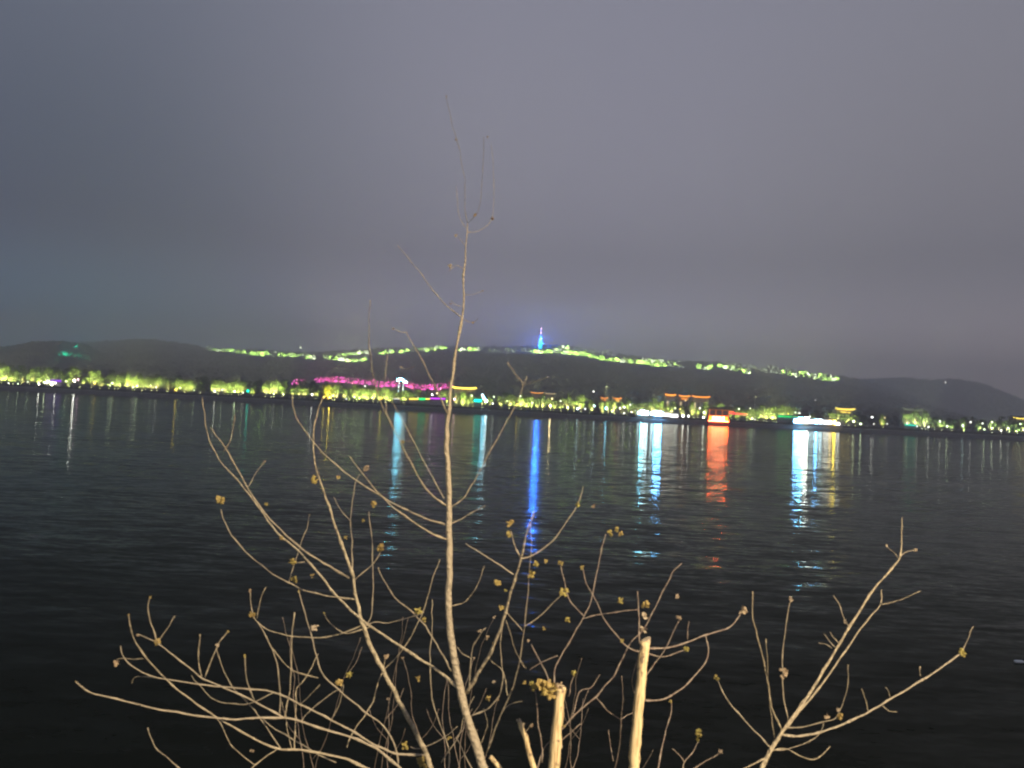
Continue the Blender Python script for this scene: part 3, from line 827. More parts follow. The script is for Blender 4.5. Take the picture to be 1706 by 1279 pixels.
def hall(name, px0, px1, pye, Y, cn, g, label, rise=2.2, rows=1, th=.45, cols=None, lower=None, cat='building'):
    """hall with a swept hipped roof whose eaves carry a light line"""
    a, b_ = pt(px0, pye, Y), pt(px1, pye + (px1 - px0) * .04, Y)
    cx = (a.x + b_.x) / 2; w = (b_.x - a.x) / 2; ze = (a.z + b_.z) / 2 - 5
    t = empty(name, Vector((cx, Y, 5))); tag(t, label, cat)
    q = MB(); q.box(-w * .86, w * .86, 1.2, 8, -.2, ze - .15); q.build('wall', M['wall'], t)
    q = MB()
    N = 10
    for (yy, front) in ((0, 1), (9.2, 0)):
        for i in range(N + 1):
            u = -1 + 2 * i / N; q.v.append((w * u, yy, ze + .7 * abs(u) ** 3))
    for i in range(N + 1):
        u = -1 + 2 * i / N; q.v.append((w * .72 * u, 4.6, ze + rise + .25 * abs(u) ** 3))
    for i in range(N):
        q.f.append((i, i + 1, 2 * (N + 1) + i + 1, 2 * (N + 1) + i)); q.f.append((N + 1 + i + 1, N + 1 + i, 2 * (N + 1) + i, 2 * (N + 1) + i + 1))
    q.f.append((0, 2 * (N + 1), N + 1)); q.f.append((N, 2 * N + 1, 3 * N + 2)); q.build('roof', M['rooftile'], t)
    q = MB(); q.tube([(w * (-1 + 2 * i / N), -.12, ze - .12 + .7 * abs(-1 + 2 * i / N) ** 3) for i in range(N + 1)], th / 2, 6)
    q.build('eaves_light', EM(cn, g, True), t)
    if lower:
        q = MB(); q.tube([(-w * .5, .6, ze - lower), (w * .55, .6, ze - lower - .2)], th / 2, 6); q.build('lower_eaves_light', EM(cn, g * .7, True), t)
    n = max(2, int(w * 2 / 3.2))
    for i in range(n):
        x = -w * .8 + 1.6 * w * (i + .5) / n
        q = MB(); q.box(x - .55, x + .55, 1.06, 1.18, ze * .35, ze * .72); q.build('window', M['glass_dark'] if i % 3 else EM('warm', 1.2, True), t)
    return t


hall('lit_hall', 753, 794, 645.5, 650, 'gold', 4.5, 'hall with a bright yellow eaves line behind the slim tree stem', th=1.5)
hall('lit_hall', 884, 905, 654, 655, 'orange', 2.0, 'small hall with short orange eaves line below the blue tower', th=.6)
hall('lit_hall', 908, 925, 655.5, 655, 'warm', .9, 'small hall with faint cream eaves line next to the short orange one', th=.6)
hall('lit_pagoda', 1001, 1013, 663, 640, 'orange', 2.4, 'narrow pagoda with orange eaves', th=.8, lower=1.5)
hall('lit_pagoda', 1021, 1035, 663.5, 640, 'orange', 2.6, 'wider pagoda with brighter orange eaves beside the narrow one', th=1.0, lower=1.6)
hall('lit_hall', 1108, 1126, 657.5, 670, 'orange', 3.4, 'hall with the paler and highest of three orange roof lines', th=1.1)
hall('lit_hall', 1131, 1150, 659.5, 668, 'orange', 2.8, 'hall with the middle of three orange roof lines', th=1.1, lower=2.2)
hall('lit_hall', 1153, 1183, 660.5, 666, 'orange', 2.6, 'hall with the longest of three orange roof lines', th=1.1)
hall('lit_hall', 1392, 1424, 681, 650, 'gold', 3.2, 'hall with thick golden eaves line beyond the white landing stage', th=1.2, lower=2.4)
hall('lit_hall', 1688, 1712, 696.3, 640, 'gold', 3.0, 'low hall with yellow rim light at the far hill end', th=.9)
hall('lit_hall', 1505, 1541, 682, 660, 'palegreen', .22, 'hall with a dim cream front wall above pale trees', th=1.6)

# white-lit quay building
def quay(px0, px1, py_top, py_bot, Y, label, panels, name, glowc):
    a, b_ = pt(px0, (py_top + py_bot) / 2, Y), pt(px1, (py_top + py_bot) / 2 + (px1 - px0) * .0498, Y)
    cx = (a.x + b_.x) / 2; w = (b_.x - a.x) / 2
    zb = 3.1; t = empty(name, Vector((cx, Y, zb))); tag(t, label, 'pavilion')
    mid = (px0 + px1) / 2; zt = pt(mid, py_top + .0498 * (mid - px0), Y).z - zb
    z0 = pt(mid, py_bot + .0498 * (mid - px0), Y).z - zb
    q = MB(); q.box(-w - .5, w + .5, .6, 5, 0, zt - .05); q.build('back_wall', M['wall'], t)
    q = MB(); q.box(-w - 1, w + 1, -.8, 5.4, zt, zt + .3); q.build('roof', M['white_metal'], t)
    q = MB(); q.box(-w - .8, w + .8, -.6, 5.2, -.1, .22); q.build('deck', M['deck'], t)
    for i, (u0, u1, h0, h1, cn, g) in enumerate(panels):
        q = MB(); q.box(-w + 2 * w * u0, -w + 2 * w * u1, .28, .52, z0 + (zt - z0) * h0, z0 + (zt - z0) * h1); q.build('light_panel', EM(cn, g), t)
    n = max(3, int(w / 2.2))
    for i in range(n + 1):
        x = -w + 2 * w * i / n
        q = MB(); q.box(x - .09, x + .09, -.5, -.32, .2, zt - .02); q.build('column', M['white_metal'], t)
    return t


quay(1061, 1131, 684.0, 690.5, 606, 'long white-lit quay building with blazing panels', [
    (.02, .07, .1, .7, 'cool', 10), (.10, .16, .1, 1.2, 'cyan', 140), (.165, .27, 0, 1.1, 'cool', 34), (.33, .40, .1, .9, 'cool', 18), (.42, .50, 0, 1.15, 'sky', 150), (.505, .60, .0, 1.0, 'sky', 150),
    (.62, .78, .0, .72, 'white', 6), (.79, .98, -.2, .6, 'white', 4)], 'quay_pavilion', 'cool')
quay(1323, 1402, 695, 703.5, 606, 'dazzling white landing stage, the brightest building on the shore', [
    (.0, .10, .0, .6, 'sky', 150), (.105, .20, 0, 1.0, 'cyan', 160), (.21, .30, 0, 1.1, 'white', 70), (.31, .44, 0, .7, 'cool', 9), (.45, .50, 0, .8, 'sky', 90), (.52, .60, 0, .9, 'cool', 12),
    (.62, .74, 0, .65, 'white', 10), (.745, .80, 0, .7, 'warm', 18), (.83, .88, 0, .8, 'gold', 32), (.89, .97, -.1, .4, 'white', 8)], 'landing_stage', 'cool')

# red boathouse on a pontoon
Yb = 597.0
a, b_ = pt(1181, 690, Yb), pt(1214, 691.6, Yb); cx = (a.x + b_.x) / 2; w = (b_.x - a.x) / 2
t = empty('red_boathouse', Vector((cx, Yb, 0.0))); tag(t, 'red-lit boathouse on a pontoon with glowing front', 'boathouse')
zc = lambda py: pt(1197, py, Yb).z
q = MB(); q.box(-w - 2.5, w + 14, -1.5, 5.5, -.3, .9); q.build('pontoon', M['bankstone'], t)
zf0, zf1, zr = zc(700.5), zc(693.5), zc(682)
q = MB(); q.box(-w, w, .8, 5, .9, zr); q.build('rear_wall', M['metal'], t)
for i in range(6):
    x0 = -w + 2 * w * i / 6 + .25; x1 = -w + 2 * w * (i + 1) / 6 - .25
    q = MB(); q.box(x0, x1, .5, .75, zf0, zf1); q.build('glowing_window', EM('orange' if i in (0, 5) else 'warm', 5 if i in (0, 5) else 7), t)
for x in (-w - .2, -w * .35, w * .3, w + .2):
    q = MB(); q.box(x - .25, x + .25, -.2, .3, .9, zr); q.build('column', M['redwood'], t)
for (z, cn, g, th) in ((zf1 + .4, 'red', 9, .26), (zr - .3, 'orange', 1.3, .22), (zf0 - .35, 'red', 260, .34)):
    q = MB(); q.tube([(-w, -.45, z), (w, -.45, z)], th / 2, 6); q.build('light_tube', EM(cn, g), t)
for x in (-w + .4, -w * .3, w * .35, w - .4):
    q = MB(); q.tube([(x, -.5, zf1), (x, -.5, zr - .3)], .16, 6); q.build('upright_light_tube', EM('orange', 1.4, True), t)
q = MB(); q.box(-w - 1.2, w + 1.2, -1, 5.4, zr, zr + .35); q.v += [(-w * .6, 2.2, zr + 2.0), (w * .6, 2.2, zr + 2.0)]
n = len(q.v); q.f += [(n - 4 - 0 - 2, n - 4 - 0 - 1, n - 1, n - 2)] if False else [(4, 5, n - 1, n - 2), (6, 7, n - 2, n - 1), (5, 6, n - 1), (7, 4, n - 2)]
q.build('roof', M['rooftile'], t)
t = empty('red_canopy', Vector((cx + w + 8.2, 606, 3.1))); tag(t, 'long canopy edged with a crimson light line beside the boathouse', 'canopy')
zk = pt(1232, 689.5, 606).z - 3.1
q = MB(); q.box(-8.5, 8.5, -.4, 3, zk + .25, zk + .5); q.build('canopy_roof', M['redwood'], t)
q = MB(); q.tube([(-8.5, -.6, zk + .35), (0, -.6, zk + .2), (8.5, -.6, zk - .05)], .42, 6); q.build('edge_light', EM('crimson', 3.5), t)
q = MB(); q.box(-7.8, -2.0, -.75, -.68, zk + .7, zk + 1.7); q.build('sign_panel', EM('red', 3.5), t)
for x in (-8, -3, 3, 8):
    q = MB(); q.box(x - .12, x + .12, -.2, .04, -.1, zk + .24); q.build('post', M['metal'], t)

# slim masts on the shore skyline
for (px, py, lb) in ((1010, 645, 'thin unlit mast rising above the orange pagodas'), (1258, 662, 'thin unlit mast between the boathouse and green strip')):
    p = pt(px, py, 640); t = empty('mast', Vector((p.x, 640, 5))); tag(t, lb, 'mast')
    q = MB(); q.tube([(0, 0, -.2), (0, 0, p.z - 5)], [.3, .12], 6); q.build('pole', M['white_metal'], t)
    q = MB(); q.box(-.8, .8, -.2, .2, p.z - 5, p.z - 4.2); q.build('head_box', M['white_metal'], t)

# small floating bottle
p = pt(1699, 1104, 20); k = CAM_Z / (CAM_Z - p.z) if p.z < CAM_Z else 1
p = Vector((p.x * k, 20 * k, 0.02)); q = MB()
q.tube([(-.19, 0, 0), (-.17, 0, .01), (.08, 0, .01), (.14, 0, .01), (.2, 0, .01)], [.03, .06, .06, .03, .025], 10)
tag(q.build('floating_bottle', M['plastic'], loc=p, sm=True), 'small pale bottle floating alone on the dark water', 'bottle')

# ------------------------------------------------------------------ street lamp on this side, behind the camera, that lights the shrubs
t = empty('street_lamp', (2.9, -2.9, 6.35)); tag(t, 'warm street lamp on the footpath behind the shrubs', 'street lamp')
q = MB(); q.tube([(0, 0, 0), (0, 0, .5), (0, 0, 4.6)], [.09, .06, .045], 10); q.tube([(0, 0, 4.6), (0, .3, 4.85), (0, .8, 4.9)], .035, 8); q.build('pole', M['metal'], t)
q = MB(); q.box(-.14, .14, .7, 1.3, 4.86, 4.94); q.build('lamp_housing', M['metal'], t)
q = MB(); q.box(-.11, .11, .75, 1.25, 4.845, 4.858); q.build('lamp_lens', EM('warm', 20), t)
L = bpy.data.lights.new('lamp_light', 'SPOT'); L.energy = LAMP_POWER; L.color = (1.0, 0.80, 0.52); L.spot_size = math.radians(112); L.spot_blend = 0.75; L.shadow_soft_size = .12
o = bpy.data.objects.new('lamp_light', L); COL.objects.link(o); o.parent = t; o.location = (0, 1.0, 4.8); o.rotation_euler = (math.radians(24), 0, math.radians(28))


# ------------------------------------------------------------------ bare shrubs in front
def catmull(P, sub=4):
    if len(P) < 3: return list(P)
    out = []
    for i in range(len(P) - 1):
        p0, p1, p2, p3 = P[max(i - 1, 0)], P[i], P[i + 1], P[min(i + 2, len(P) - 1)]
        for s in range(sub):
            t = s / sub
            out.append(0.5 * ((2 * p1) + (p2 - p0) * t + (2 * p0 - 5 * p1 + 4 * p2 - p3) * t * t + (3 * p1 - p0 - 3 * p2 + p3) * t ** 3))
    out.append(P[-1]); return out


class Shrub:
    def __init__(s, name, label, cat, depth, seed, m='bark'):
        s.depth, s.samp, s.r, s.m = depth, [], random.Random(seed), m
        s.name, s.label, s.cat, s.root, s.n = name, label, cat, None, 0

    def near(s, px, py, lim=40):
        best = None
        for (x, y, d) in s.samp:
            e = (x - px) ** 2 + (y - py) ** 2
            if e < lim * lim and (best is None or e < best[0]): best = (e, d)
        return best[1] if best else None

    def mk_root(s, px, py):
        p = pt(px, py, s.depth); p.z = near_ground(s.depth) - 0.02; s.root = empty(s.name, p); tag(s.root, s.label, s.cat); return s.root

    def br(s, w0, w1, pts, slope=None, name='branch', m=None, root=False, label=None, widths=None):
        if s.root is None: s.mk_root(*pts[0])
        d0 = s.near(*pts[0]); free = d0 is None
        if d0 is None: d0 = s.depth + s.r.uniform(-.25, .35)
        if slope is None: slope = s.r.uniform(-.75, .75)
        L = 0; P = []; D = []
        prev = pts[0]
        for q in pts:
            L += math.hypot(q[0] - prev[0], q[1] - prev[1]); prev = q
            d = max(1.9, d0 + slope * L / F * s.depth); D.append(d); P.append(Vector((q[0], q[1], d)))
        W = widths or [w0 + (w1 - w0) * (i / (len(pts) - 1)) ** .8 for i in range(len(pts))]
        Q = catmull([Vector((p.x, p.y, p.z)) for p in P]); n = len(Q)
        pos, rad = [], []
        for i, q in enumerate(Q):
            f = i / max(1, n - 1) * (len(W) - 1); k = min(len(W) - 2, int(f)); w = W[k] + (W[k + 1] - W[k]) * (f - k)
            jx = 2.2 * noise.noise(Vector((q.x * .05, q.y * .05, s.n * 3.1))); jy = 1.6 * noise.noise(Vector((q.x * .05, q.y * .05, 50 + s.n * 3.1)))
            e = 1.0 if 0 < i < n - 1 else 0
            pos.append(pt(q.x + jx * e, q.y + jy * e, q.z))
            node_ = 1.45 if (i % 5 == 2 and w < 6) else 1.0                       # leaf scars and buds thicken the twig
            thin = .50 + .50 * smooth((q.y - 200) / 600.0)
            rad.append(max(.0007, w * (.86 if w < 7 else .97) * thin / 2 / F * q.z * node_ * (1 + .25 * noise.noise(Vector((q.x * .13, q.y * .13, s.n))))))
            s.samp.append((q.x, q.y, q.z))
        if root:                                   # carry the stem on down into the bank
            a = pos[0]; g = near_ground(a.y)
            if a.z > g:
                pos = [Vector((a.x + s.r.uniform(-.05, .05) + (a.x - pos[1].x) * .8, a.y, g - .05)), (a + Vector((a.x, a.y, g))) / 2 + (a - pos[1]) * .3] + pos
                rad = [rad[0] * 1.3, rad[0] * 1.12] + rad
        o_ = s.root.location; q = MB(); q.tube([p - o_ for p in pos], rad, 8 if w0 > 4 else 6)
        o = q.build(name, M[m or s.m], s.root, sm=True); s.n += 1
        if label: o['label'] = label
        return o

    def leaf(s, px, py, size=14, m='young_leaf', n=8, stalk=True, label=None):
        d = s.near(px, py, 60) or s.depth
        c = pt(px, py, d); R = size / 2 / F * d; o_ = s.root.location; q = MB(); r = s.r
        for i in range(n):
            a = Vector((r.gauss(0, 1), r.gauss(0, .8), r.gauss(.25, .9))).normalized(); L = R * r.uniform(.4, .95)
            side = a.cross(Vector((r.uniform(-1, 1), r.uniform(-1, 1), 1))).normalized() * L * r.uniform(.35, .6); nrm = a.cross(side).normalized() * L * .15
            st = a * L * .12; A = c + st - o_
            q.add([A, A + a * L * .45 + side, A + a * L, A + a * L * .45 - side, A + a * L * .5 - nrm], [(0, 4, 1), (1, 4, 2), (2, 4, 3), (3, 4, 0)])
        for i in range(6): q.ball(c - o_ + Vector((r.uniform(-1, 1), r.uniform(-1, 1), r.uniform(-1, 1))) * R * .5, R * r.uniform(.18, .32), 6, 4)
        o = q.build('leaf_cluster', M[m], s.root)
        if label: o['label'] = label
        return o


# --- the tall sapling in the middle
A = Shrub('bare_sapling', 'tall slender sapling with straight pale stem reaching up into the sky', 'tree', 2.7, 1)
A.br(15, 2, [(808, 1290), (800, 1262), (776, 1187), (768, 1152), (755, 1088), (748, 1020), (749, 940), (748, 875), (748, 800), (744, 740), (748, 680), (757, 600), (770, 528), (773, 458), (779, 372)],
     slope=.12, name='trunk', root=True, widths=[16, 15.5, 14.5, 14, 13, 12, 11, 10, 9, 8, 7, 6, 5.2, 4.2, 3])
for a in [
    (5.5, 1.6, [(766, 1150), (733, 1120), (670, 1078), (611, 1038), (564, 996), (535, 960), (500, 920), (462, 887), (432, 847), (400, 805), (365, 765), (346, 722), (337, 662)]),
    (7, 2.4, [(778, 1154), (802, 1112), (823, 1075), (842, 1020), (855, 974), (866, 940), (878, 889), (889, 852)]),
    (2.6, 1.3, [(866, 931), (882, 927), (900, 916), (925, 896), (945, 867), (963, 840), (971, 811)]),
    (2, 1.6, [(867, 929), (858, 905), (851, 885)]),
    (2.2, 1.2, [(856, 957), (811, 927), (787, 913), (776, 905)]),
    (3.6, 1.3, [(748, 875), (712, 865), (662, 842), (612, 812), (575, 787), (530, 745), (500, 705), (490, 682), (487, 655)]),
    (3.6, 1.3, [(748, 899), (712, 885), (665, 852), (640, 830), (612, 800), (590, 770), (582, 760)]),
    (3.8, 1.2, [(744, 842), (722, 827), (700, 800), (675, 755), (657, 717), (635, 672), (622, 625), (614, 560), (617, 500)]),
    (1.8, 1.1, [(740, 830), (712, 780), (677, 712), (652, 667)]),
    (2.2, 1.1, [(749, 848), (775, 825), (790, 800), (820, 745), (850, 690), (870, 644), (858, 622), (845, 603)]),
    (1.2, 1, [(870, 644), (879, 626)]), (1.2, 1, [(870, 643), (890, 636), (914, 627)]),
    (2.2, 1.1, [(750, 873), (770, 864), (790, 852), (808, 842)]),
    (2.6, 1.4, [(770, 529), (744, 508), (721, 483), (704, 458), (686, 437), (662, 407)]),
    (2.4, 1.3, [(746, 690), (721, 636), (700, 595), (677, 553)]),
    (1.3, .9, [(644, 690), (642, 636), (644, 586)]),
    (2, 1, [(778, 386), (790, 387), (808, 379), (820, 362), (823, 316), (822, 271), (818, 240)]),
    (2, .9, [(779, 372), (775, 340), (774, 300), (762, 236), (750, 192), (744, 159)]),
    (1.4, .8, [(779, 372), (797, 350), (803, 300), (806, 228)]),
    (1.3, .8, [(777, 380), (766, 360), (760, 310)]),
    (1.2, 1, [(776, 410), (764, 396), (756, 390)]), (1.3, 1, [(774, 450), (762, 442), (755, 445), (748, 452)]), (1.2, 1, [(771, 510), (758, 507), (750, 500)]),
    (1.2, .9, [(772, 490), (788, 492), (804, 484)]), (1.2, .9, [(770, 530), (787, 538), (796, 530)]),
    (2.8, 1.2, [(752, 1118), (733, 1083), (709, 1043), (688, 1020), (659, 996), (640, 966), (630, 945)]),
    (1.7, 1, [(749, 1010), (776, 1001), (794, 974), (807, 943)]),
    (2.4, 1.2, [(786, 1192), (813, 1181), (831, 1160), (838, 1126), (834, 1073), (838, 1040)]),
    (2.8, 1.4, [(781, 1150), (786, 1088), (794, 1067), (809, 1046)]), (1.3, 1, [(785, 1097), (770, 1088), (762, 1078)]),
    (2.8, 1.2, [(810, 1256), (831, 1200), (855, 1141), (868, 1088), (874, 1043), (881, 966), (885, 907), (884, 872)]),
    (1.7, 1, [(874, 1043), (898, 1027), (918, 1009), (936, 990)]), (1.6, 1, [(872, 1052), (850, 1027), (842, 1018)]),
    (1.5, 1, [(876, 1113), (860, 1086), (843, 1033)]), (1.6, 1, [(846, 1159), (838, 1120), (818, 1100)]),
    (1.5, 1, [(831, 1198), (846, 1175), (870, 1168)]), (1.3, 1, [(800, 1240), (812, 1210), (806, 1180)])]:
    A.br(a[0], a[1], a[2])
for a in [(851, 871, 18), (848, 890, 15), (963, 840, 13), (988, 843, 9, 'dry_leaf'), (835, 1012, 13), (829, 970, 16), (843, 984, 8), (799, 1050, 9, 'dry_leaf'), (813, 1062, 10, 'dry_leaf'), (813, 1165, 13),
          (822, 1137, 9, 'dry_leaf'), (885, 956, 18), (893, 940, 15), (910, 935, 12), (939, 985, 22), (622, 840, 15), (564, 795, 10), (610, 780, 15, 'dry_leaf'), (671, 737, 9), (696, 1017, 19), (823, 1072, 9),
          (750, 443, 12, 'dry_leaf'), (760, 392, 8, 'dry_leaf'), (790, 358, 12, 'dry_leaf'), (804, 484, 5, 'dry_leaf'), (788, 538, 8, 'dry_leaf'), (820, 364, 8, 'dry_leaf'), (744, 160, 5, 'dry_leaf'), (760, 232, 7, 'dry_leaf'),
          (655, 547, 6, 'dry_leaf'), (668, 612, 6, 'dry_leaf'), (880, 1068, 7, 'dry_leaf'), (751, 506, 6, 'dry_leaf'), (812, 228, 5, 'dry_leaf')]:
    if a[:2] == (655, 547): A.br(1.0, .8, [(677, 553), (666, 552), (656, 548)])
    if a[:2] == (668, 612): A.br(1.0, .8, [(690, 610), (678, 614), (668, 612)])
    A.leaf(a[0], a[1], a[2], a[3] if len(a) > 3 else 'young_leaf', 9 if a[2] > 12 else 5)

# --- wide shrub with arching stems on the other side of the sapling
B = Shrub('arching_shrub', 'wide bare shrub of arching stems sweeping low over the water beside the sapling', 'shrub', 2.5, 2)
B.br(9, 2, [(722, 1290), (709, 1255), (691, 1218), (670, 1178), (643, 1125), (619, 1080), (603, 1035), (593, 990), (585, 950), (572, 915), (555, 865), (540, 820), (527, 780), (522, 740), (524, 710), (532, 677), (540, 658)],
     slope=.1, root=True, name='trunk', widths=[9.5, 9, 8.5, 8, 7.8, 7.4, 7, 6.2, 5.6, 5, 4.2, 3.6, 3.2, 2.8, 2.4, 2.0, 1.6])
for a in [
    (4, 1.8, [(582, 963), (548, 943), (537, 937), (492, 905), (437, 850), (400, 790), (375, 745), (350, 712)]),
    (2, 1.2, [(372, 752), (385, 730), (391, 690)]),
    (2.8, 1.8, [(594, 999), (553, 993), (516, 986), (481, 971), (445, 949), (408, 918), (380, 882), (368, 848)]),
    (2, 1.4, [(591, 966), (620, 940), (634, 920)]), (2.2, 1.2, [(587, 958), (586, 902), (584, 865), (592, 810), (600, 790)]),
    (1.3, .9, [(584, 868), (566, 848), (556, 828)]),
    (2.2, 1.2, [(607, 1046), (618, 1028), (622, 993), (621, 930), (618, 880), (615, 852)]),
    (2.4, 1.5, [(603, 1041), (574, 1054), (534, 1062), (489, 1060), (449, 1050), (429, 1036), (420, 1024)]),
    (1.7, 1.5, [(422, 1024), (418, 1003), (416, 983)]), (1.7, 1.5, [(428, 1030), (434, 1000), (443, 978)]),
    (1.8, 1.2, [(619, 1043), (580, 1055), (564, 1049), (550, 1038), (540, 1020)]),
    (1.7, 1.1, [(610, 1040), (625, 1036), (648, 1037), (691, 1026), (706, 1020)]),
    (2.4, 1.2, [(578, 1245), (590, 1218), (622, 1168), (635, 1123), (670, 1083), (696, 1038), (712, 998), (725, 952), (733, 932)]),
    (2.6, 1.2, [(747, 1285), (747, 1245), (736, 1213), (723, 1173), (717, 1130), (717, 1088), (720, 1046), (720, 998)]),
    (3, 1.6, [(664, 1282), (659, 1245), (638, 1210), (606, 1184), (564, 1149), (537, 1120), (527, 1091), (516, 1051), (505, 1014), (498, 985)]),
    (4.5, 1.6, [(712, 1257), (664, 1256), (633, 1245), (593, 1221), (553, 1200), (500, 1173), (457, 1153), (400, 1147), (343, 1141), (262, 1129), (226, 1113), (207, 1097), (201, 1076)]),
    (4.5, 2, [(672, 1284), (627, 1247), (587, 1229), (530, 1212), (477, 1196), (392, 1198), (360, 1196), (270, 1182), (193, 1164), (149, 1153), (126, 1135)]),
    (4.5, 1.6, [(616, 1282), (566, 1261), (500, 1249), (461, 1247), (416, 1226), (360, 1194), (319, 1166), (278, 1133), (238, 1088), (220, 1056), (214, 1024)]),
    (3, 1.8, [(477, 1196), (433, 1174), (390, 1152), (340, 1131), (311, 1109), (274, 1080), (262, 1070)]),
    (2, 1.6, [(262, 1070), (252, 1040), (246, 1012), (250, 995)]), (1.8, 1.4, [(264, 1068), (278, 1048), (291, 1026)]), (1.8, 1.3, [(260, 1070), (244, 1062), (230, 1058)]),
    (1.7, 1.2, [(468, 1247), (445, 1214), (416, 1174), (384, 1141), (366, 1100), (360, 1080)]),
    (2, 1.8, [(341, 1129), (352, 1100), (362, 1076), (372, 1062), (380, 1052)]), (2, 1.8, [(336, 1127), (331, 1105), (331, 1080), (333, 1057)]),
    (2, 1.6, [(425, 1168), (412, 1133), (408, 1093)]),
    (2.3, 1.4, [(467, 1192), (467, 1157), (461, 1105), (445, 1064), (429, 1036)]), (1.8, 1.1, [(530, 1129), (489, 1117), (457, 1085), (440, 1055)]),
    (2, 1.6, [(474, 1194), (483, 1149), (485, 1085), (491, 1020)]), (2, 1.2, [(491, 1250), (492, 1190), (494, 1149), (506, 1133), (530, 1089)]),
    (1.8, 1.2, [(457, 1153), (416, 1172), (384, 1172), (351, 1162), (319, 1125)]), (1.5, 1.2, [(500, 1173), (515, 1160), (533, 1140)]),
    (2, 1.6, [(303, 1284), (282, 1265), (258, 1243), (246, 1212)]), (3, 2, [(416, 1284), (440, 1262), (461, 1248)]),
    (1.7, 1.2, [(425, 1275), (400, 1255), (384, 1239), (368, 1206), (360, 1194)]),
    (2, 1.2, [(560, 1270), (520, 1250), (460, 1215), (430, 1192)]), (1.5, 1.1, [(488, 1250), (480, 1225), (476, 1196), (470, 1170)]),
    (1.5, 1, [(481, 972), (495, 925), (510, 880), (516, 857)]), (1.2, 1, [(412, 812), (426, 790), (441, 768)]), (1.4, 1, [(508, 935), (495, 937), (487, 936)]),
    (1.5, 1, [(262, 1129), (240, 1127), (226, 1128), (220, 1138)]), (1.2, .9, [(238, 1097), (222, 1098), (202, 1096), (194, 1100)]),
    (2, 1.2, [(503, 1205), (510, 1190), (540, 1164), (566, 1148)]), (2.2, 1.2, [(735, 1270), (765, 1225), (775, 1190), (790, 1160)]),
    (1.8, 1.1, [(684, 1244), (700, 1246), (735, 1232), (762, 1210)]), (2, 1.2, [(790, 1285), (775, 1258), (760, 1228)]),
    (1.6, 1, [(643, 1125), (640, 1110), (643, 1094)]), (1.6, 1, [(552, 1200), (566, 1170), (572, 1140)])]:
    B.br(a[0], a[1], a[2], slope=B.r.uniform(-.45, .45))
for a in [(367, 834, 22), (193, 1105, 18, 'dry_leaf'), (262, 1070, 15), (420, 1024, 18), (416, 984, 8, 'dry_leaf'), (362, 1076, 10, 'dry_leaf'), (230, 1058, 8, 'dry_leaf'), (524, 800, 20), (443, 839, 9), (469, 896, 10), (487, 936, 17),
          (490, 965, 16), (520, 959, 9), (524, 1046, 17, 'dry_leaf'), (634, 912, 21), (605, 867, 8), (576, 895, 10), (643, 1094, 13, 'dry_leaf'), (697, 1130, 14), (566, 1139, 20), (582, 1125, 16), (675, 1242, 17), (749, 1229, 12), (704, 1270, 26),
          (420, 1251, 10, 'dry_leaf'), (540, 1021, 6), (498, 985, 6), (214, 1024, 5), (408, 1093, 7), (380, 1052, 6), (250, 995, 6), (126, 1135, 4), (441, 768, 5, 'dry_leaf'), (706, 1033, 12)]:
    B.leaf(a[0], a[1], a[2], a[3] if len(a) > 3 else 'young_leaf', 9 if a[2] > 12 else 5)

# --- pruned stems
P1 = Shrub('pruned_sapling', 'tallest pale peeled trunk with a clean slanting saw cut', 'tree', 2.4, 3, 'twig')
P1.br(19, 16, [(1056, 1290), (1058, 1250), (1063, 1190), (1069, 1130), (1075, 1069)], slope=.05, name='trunk', m='peeled', root=True)
for a in [(3, 1.8, [(1075, 1080), (1110, 1079), (1143, 1071), (1175, 1058), (1208, 1049), (1223, 1038), (1235, 1022)]),
          (2.8, 1.8, [(1066, 1166), (1097, 1166), (1122, 1156), (1148, 1136), (1173, 1106), (1180, 1086), (1176, 1058)]),
          (1.8, 1.2, [(1072, 1086), (1102, 1093), (1122, 1089), (1140, 1083)]), (1.8, 1.1, [(1070, 1132), (1100, 1093), (1117, 1063), (1131, 1035)]),
          (1.5, 1, [(1146, 1066), (1146, 1050), (1148, 1035)]), (2, 1.3, [(1064, 1096), (1054, 1126), (1054, 1151), (1060, 1156)]),
          (2.4, 1.2, [(1070, 1086), (1054, 1083), (1034, 1068), (1012, 1038), (989, 996), (980, 978), (971, 947)]),
          (2.8, 1.4, [(1066, 1072), (1064, 1040), (1063, 1010), (1062, 985)])]:
    P1.br(a[0], a[1], a[2], slope=P1.r.uniform(.0, .5))
for a in [(1238, 1017, 20, 'dry_leaf'), (1143, 1081, 14), (1034, 1000, 15), (1076, 1007, 19), (1074, 1026, 18, 'dry_leaf'), (1131, 1030, 13, 'dry_leaf'), (1036, 1068, 10), (970, 945, 10), (1072, 1048, 15, 'dry_leaf')]:
    P1.leaf(a[0], a[1], a[2], a[3] if len(a) > 3 else 'young_leaf', 8)

def knots(sh, spots_, w):
    for (px, py) in spots_:
        p = pt(px, py, sh.depth + .02) + Vector((0, -.9 * w / 2 / F * sh.depth, 0)); q = MB(); q.ball((0, 0, 0), w * .17 / F * sh.depth, 8, 5, 1.3)
        q.build('knot', M['bark'], sh.root, loc=p - sh.root.location)


def cut_face(sh, px, py, w, tilt):
    q = MB(); R = w / 2 / F * sh.depth; N = 16
    for z, k in ((-.012, 1.0), (.004, 1.04), (.007, .97)):
        for i in range(N):
            a_ = 2 * math.pi * i / N; q.v.append((R * k * math.cos(a_), R * k * math.sin(a_), z + tilt * R * math.cos(a_)))
    for j in range(2):
        for i in range(N): q.f.append((j * N + i, j * N + (i + 1) % N, (j + 1) * N + (i + 1) % N, (j + 1) * N + i))
    q.f.append(tuple(range(2 * N, 3 * N))); q.build('cut_face', M['cut'], sh.root, loc=pt(px, py, sh.depth + .03) - sh.root.location)


